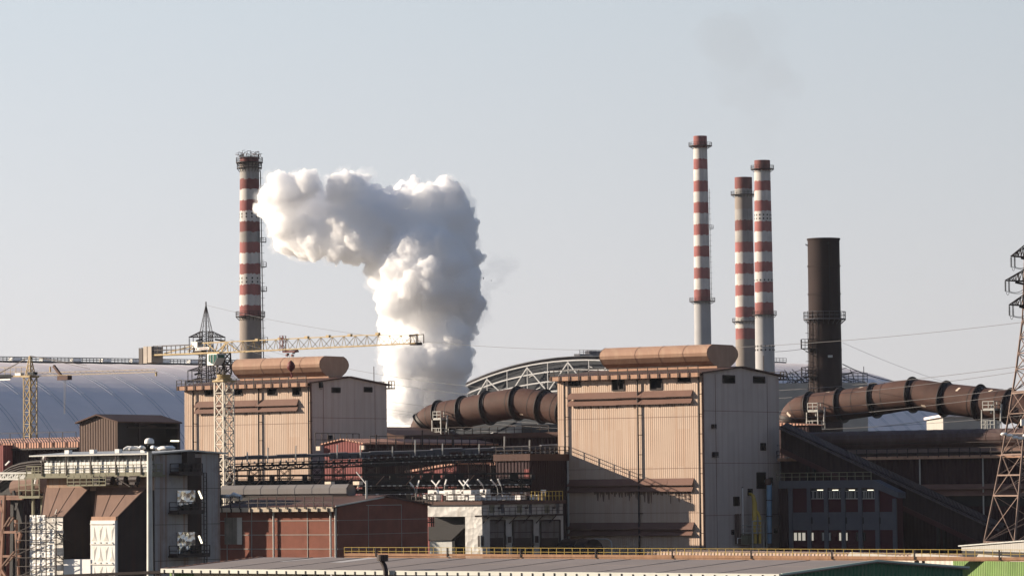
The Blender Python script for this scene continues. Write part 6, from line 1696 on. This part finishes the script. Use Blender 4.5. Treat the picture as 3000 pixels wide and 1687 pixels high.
# high mast lamp
hx = P(438, 1400, 330); t = empty('high_mast_lamp', (hx.x, 330, 0), 0, 'tall white high mast lamp with a ring of floodlights and domed top', 'lamp')
zt_ = P(*ZB(1505, 190), 330).z; k_ = 330 / FPX / 3.433
m = MB(); m.tube([(0, 0, 0), (0, 0, zt_ - 6), (0, 0, zt_)], [.42, .26, .22], 16); m.build('pole', M_GALV, t, True)
m = MB(); m.lathe([(.1, .05), (47 * k_, .05), (49 * k_, .15), (46 * k_, .36), (30 * k_, .5), (.03, .55)], (0, 0, P(*ZB(1505, 122), 330).z), 20); m.build('dome_cap', M_WHITE, t, True)
m = MB(); m.tube([(0, 0, zt_ - .1), (0, 0, P(*ZB(1505, 120), 330).z)], .16, 10)
for i in range(8): a_ = i * math.pi / 4; m.box((math.cos(a_) * .4 - .1, math.sin(a_) * .4 - .1, zt_ + .0), (math.cos(a_) * .4 + .1, math.sin(a_) * .4 + .1, zt_ + .45))
m.ring((0, 0, zt_ + .08), (0, 0, 1), .35, .5, .12, 16); m.build('lamp_crown', M_DARK, t)
for i in range(12):
    a_ = 2 * math.pi * (i + .5) / 12; r_ = 205 * k_; c = V((math.cos(a_) * r_, math.sin(a_) * r_, P(*ZB(1505, 168), 330).z + .04 * math.sin(a_ * 3)))
    m = MB(); d_ = V((math.cos(a_), math.sin(a_), 0)); m.tube([c - d_ * .55, c - d_ * .2 + V((0, 0, .03)), c + d_ * .25 + V((0, 0, .05)), c + d_ * .5 + V((0, 0, .0))], [.12, .2, .2, .08], 10); lo = m.build('lamp_head', M_WHITE, t, True)
    m = MB(); m.bar((0, 0, zt_ + .1), c - d_ * .5, .06); m.build('lamp_arm', M_STEEL, lo)
# pipe bridge at the very bottom left
S7 = Seg(ZB(560, 1447), ZB(1720, 1402), 300, 296)
t = S7.root('pipe_bridge', 'dark lattice pipe bridge crossing the bottom left corner', 'bridge')
m = MB(); m.bar((0, 0, S7.A.z), (S7.L, 0, S7.B.z), .22); m.truss((0, 0, S7.A.z - .1), (S7.L, 0, S7.B.z - .1), (0, 0, S7.A.z - 1.3), (S7.L, 0, S7.B.z - 1.3), 9, .12, .1); m.build('truss', M_STEEL, t)
for x in (1, S7.L - 1): m = MB(); m.bar((x, 0, 0), (x, 0, S7.A.z - 1.2), .3); m.build('post', M_STEEL, t)
# round tank and bent pipe at the foot of the right hall
q = FR.y(ZH(330, 1160), -9); tk = empty('dark_tank', FR.w((q.x, -9, 0)), FR.a, 'dark round topped tank at the foot of the right hall', 'tank')
zt_ = FR.y(ZH(280, 1045), -9).z; zb_ = zt_ - 2.6
m = MB(); m.tube([(-3.2, 0, zb_ - 1), (2.6, 0, zb_ - 1)], 3.2, 24); m.tube([(-3.2, 0, zb_ - 1), (-3.0, 0, zb_ - 1)], 3.35, 24); m.tube([(.5, 0, zb_ - 1), (.7, 0, zb_ - 1)], 3.3, 24); m.build('shell', M_STEEL, tk, True)
m = MB(); m.box((-3, -2, 0), (2.5, 2, zb_ - 3.5)); m.build('saddle', M_DARK, tk)
bp2 = empty('bent_pipe', FR.w((0, -6, 0)), FR.a, 'thin grey bent pipe beside the dark tank', 'pipe')
a, b = FR.y(ZH(410, 1075), -6), FR.y(ZH(660, 1150), -6)
m = MB(); m.tube([(a.x, 0, a.z), (b.x - .8, 0, a.z), (b.x - .2, 0, a.z - .25), (b.x, 0, a.z - .8), (b.x, 0, b.z - 2)], .09, 8); m.build('pipe', M_GALV, bp2, True); m = MB(); m.box((b.x - .2, -.3, b.z - 3), (b.x + .4, .3, b.z - .6)); m.build('valve_box', M_GALV, bp2)
# ---------------------------------------------------------------- steam plume: closed cloud bodies filled with scattering vapour
def vapour(name, c, dens, an=0.2):
    m = bpy.data.materials.new(name); m.use_nodes = True
    nt = m.node_tree; nt.nodes.remove(nt.nodes['Principled BSDF'])
    pv = nt.nodes.new('ShaderNodeVolumePrincipled')
    pv.inputs['Color'].default_value = (*c, 1); pv.inputs['Density'].default_value = dens; pv.inputs['Anisotropy'].default_value = an
    nt.links.new(pv.outputs[0], nt.nodes['Material Output'].inputs['Volume'])
    return m
PY = 850.0
def pp(x, y, dy=0.0):
    q = P(*DD(x, y), PY); return V((q.x, PY + dy, q.z))
PK = PY / FPX / .8587
rnd = random.Random(11)
core = []                                              # (x, y, radius) in the reduced photo, stacked up the column then along the drift
for x, y, r in ((1000, 1120, 34), (1040, 1120, 40), (1010, 1085, 40), (1050, 1080, 52), (1015, 1040, 46), (1075, 1035, 62), (1025, 1000, 58), (1100, 990, 66), (1030, 955, 62), (1110, 945, 66),
                (1015, 910, 58), (1095, 900, 80), (1130, 910, 52), (1010, 865, 58), (1080, 850, 84), (1140, 850, 48), (1010, 815, 58), (1090, 800, 88), (1150, 795, 60), (1185, 765, 40), (1212, 762, 16),
                (1000, 760, 58), (1080, 745, 96), (1150, 725, 62), (1185, 700, 30), (990, 705, 52), (1070, 690, 100), (1145, 660, 62), (975, 660, 54), (1060, 630, 104), (1150, 605, 58), (1170, 570, 36), (1150, 540, 46),
                (1010, 580, 96), (1085, 550, 84), (1130, 495, 44), (1105, 480, 34), (1040, 505, 56), (1010, 500, 40), (960, 535, 66), (930, 600, 76), (880, 590, 70), (900, 540, 66), (870, 480, 50), (895, 462, 38), (850, 470, 30),
                (835, 560, 74), (800, 600, 56), (770, 560, 80), (760, 500, 62), (775, 470, 40), (720, 490, 54), (690, 510, 50), (720, 560, 52), (720, 600, 40), (745, 612, 26), (700, 460, 26), (668, 500, 28), (735, 455, 24), (790, 615, 42), (850, 635, 34), (960, 690, 40)):
    core.append((pp(x, y, rnd.uniform(-8, 8)), r * PK))
def puffs(base, n, lo, hi, push, seed):
    r_ = random.Random(seed); out = []
    tot = sum(r * r for _, r in base)
    for c, r in base:
        for _ in range(max(3, int(n * r * r / tot))):
            u = r_.uniform(-1, 1); t = r_.uniform(0, 2 * math.pi); s = math.sqrt(1 - u * u)
            d = V((s * math.cos(t), s * math.sin(t), u)); q = r * r_.uniform(lo, hi)
            out.append((c + d * (r * push), q))
    return out
l1 = [(c, r * .90) for c, r in core]
l2 = puffs(l1, 2200, .13, .34, .97, 3)
def outside(p, sph, k): return all((p - c).length > r * k for c, r in sph)
l2 = [q for q in l2 if outside(q[0], l1, .62)]
l3 = [q for q in puffs(l2, 30000, .26, .55, 1.05, 5) if outside(q[0], l1, .93)]
l3 = [q for q in l3 if q[1] > .25]
_ico = None
def cloud(name, sph, voxel, m, disp=((3.2, 1.6), (1.4, 1.1), (.6, .5))):
    import bmesh
    vs, fs = [], []
    bm = bmesh.new(); bmesh.ops.create_icosphere(bm, subdivisions=2, radius=1.0)
    bm.verts.ensure_lookup_table(); tv = [v.co.copy() for v in bm.verts]; tf = [tuple(v.index for v in f.verts) for f in bm.faces]; bm.free()
    o0 = pp(1040, 1120)
    for c, r in sph:
        b = len(vs); cc = c - o0
        sx, sz = rnd.uniform(.9, 1.12), rnd.uniform(.88, 1.1)
        vs += [(v.x * r * sx + cc.x, v.y * r + cc.y, v.z * r * sz + cc.z) for v in tv]
        fs += [tuple(b + i for i in f) for f in tf]
    me = bpy.data.meshes.new(name); me.from_pydata(vs, [], fs); me.materials.append(m)
    o = bpy.data.objects.new(name, me); col.objects.link(o); o.location = o0
    md = o.modifiers.new('weld', 'REMESH'); md.mode = 'VOXEL'; md.voxel_size = voxel
    for i, (size, st_) in enumerate(disp):
        tx = bpy.data.textures.new('billow%d' % i, 'CLOUDS'); tx.noise_scale = size; tx.noise_depth = 3
        d = o.modifiers.new('billow', 'DISPLACE'); d.texture = tx; d.strength = st_; d.mid_level = .5; d.texture_coords = 'LOCAL'
    return o
pl = cloud('steam_plume', l1 + l2 + l3, .34, vapour('white_steam', (.9995, .9995, 1.0), 1.0, .0))
tag(pl, 'huge white steam plume rising behind the halls and drifting left against the sky', 'steam', kind='stuff')
veil = cloud('steam_veil', [(c, r * 1.03 + .35) for c, r in l1] + [(c, r * 1.1 + .3) for c, r in l2], .7, vapour('steam_edge', (.985, .99, 1.0), .07, .0), ((4.0, 5.2), (1.6, 2.6)))
tag(veil, 'soft thin steam round the edges of the big plume', 'steam', kind='stuff')
# torn wisps beside the plume
wisp = []
for x, y, n_, sp in ((1240, 700, 26, 34), (1268, 672, 22, 30), (1222, 770, 10, 10), (1215, 800, 8, 10), (1195, 860, 8, 10), (925, 690, 6, 10), (1190, 930, 7, 8), (1225, 740, 6, 9)):
    for _ in range(n_): wisp.append((pp(x + rnd.gauss(0, sp * .6), y + rnd.gauss(0, sp * .6), rnd.uniform(-3, 3)), rnd.uniform(.5, 1.3)))
ws = cloud('steam_wisp', wisp, .35, vapour('thin_steam', (.85, .86, .9), .030, .2), ((2.2, 2.0), (.9, 1.0)))
tag(ws, 'thin torn wisps of steam drifting off the right side of the plume', 'steam', kind='stuff')

# faint dark smoke drifting up from the capped chimney
sm = []
o_ = P(*ZL(530, 175), 1300)
for i in range(46):
    t = i / 45; sm.append((V((o_.x - 3 * t - 8 * t * t + rnd.gauss(0, 1 + 7 * t), 1300 + rnd.gauss(0, 2 + 4 * t), o_.z + 2 + 44 * t + rnd.gauss(0, 1 + 2 * t))), 2.2 + 7 * t))
_sv = pp
so_ = cloud('chimney_smoke', sm, 1.2, vapour('thin_dark_smoke', (.40, .41, .44), .0045, .1), ((6, 5), (2, 2)))
tag(so_, 'very faint dark smoke rising from the dark capped chimney', 'smoke', kind='stuff')
# ---------------------------------------------------------------- haze
hz = MB(); hz.box((-1500, -60, -1), (1500, 2600, 190))
tag(hz.build('haze', vapour('air_haze', (.86, .90, 1.0), 0.000025, 0.3)), 'thin pale haze filling the air over the whole plant', 'haze', kind='stuff')
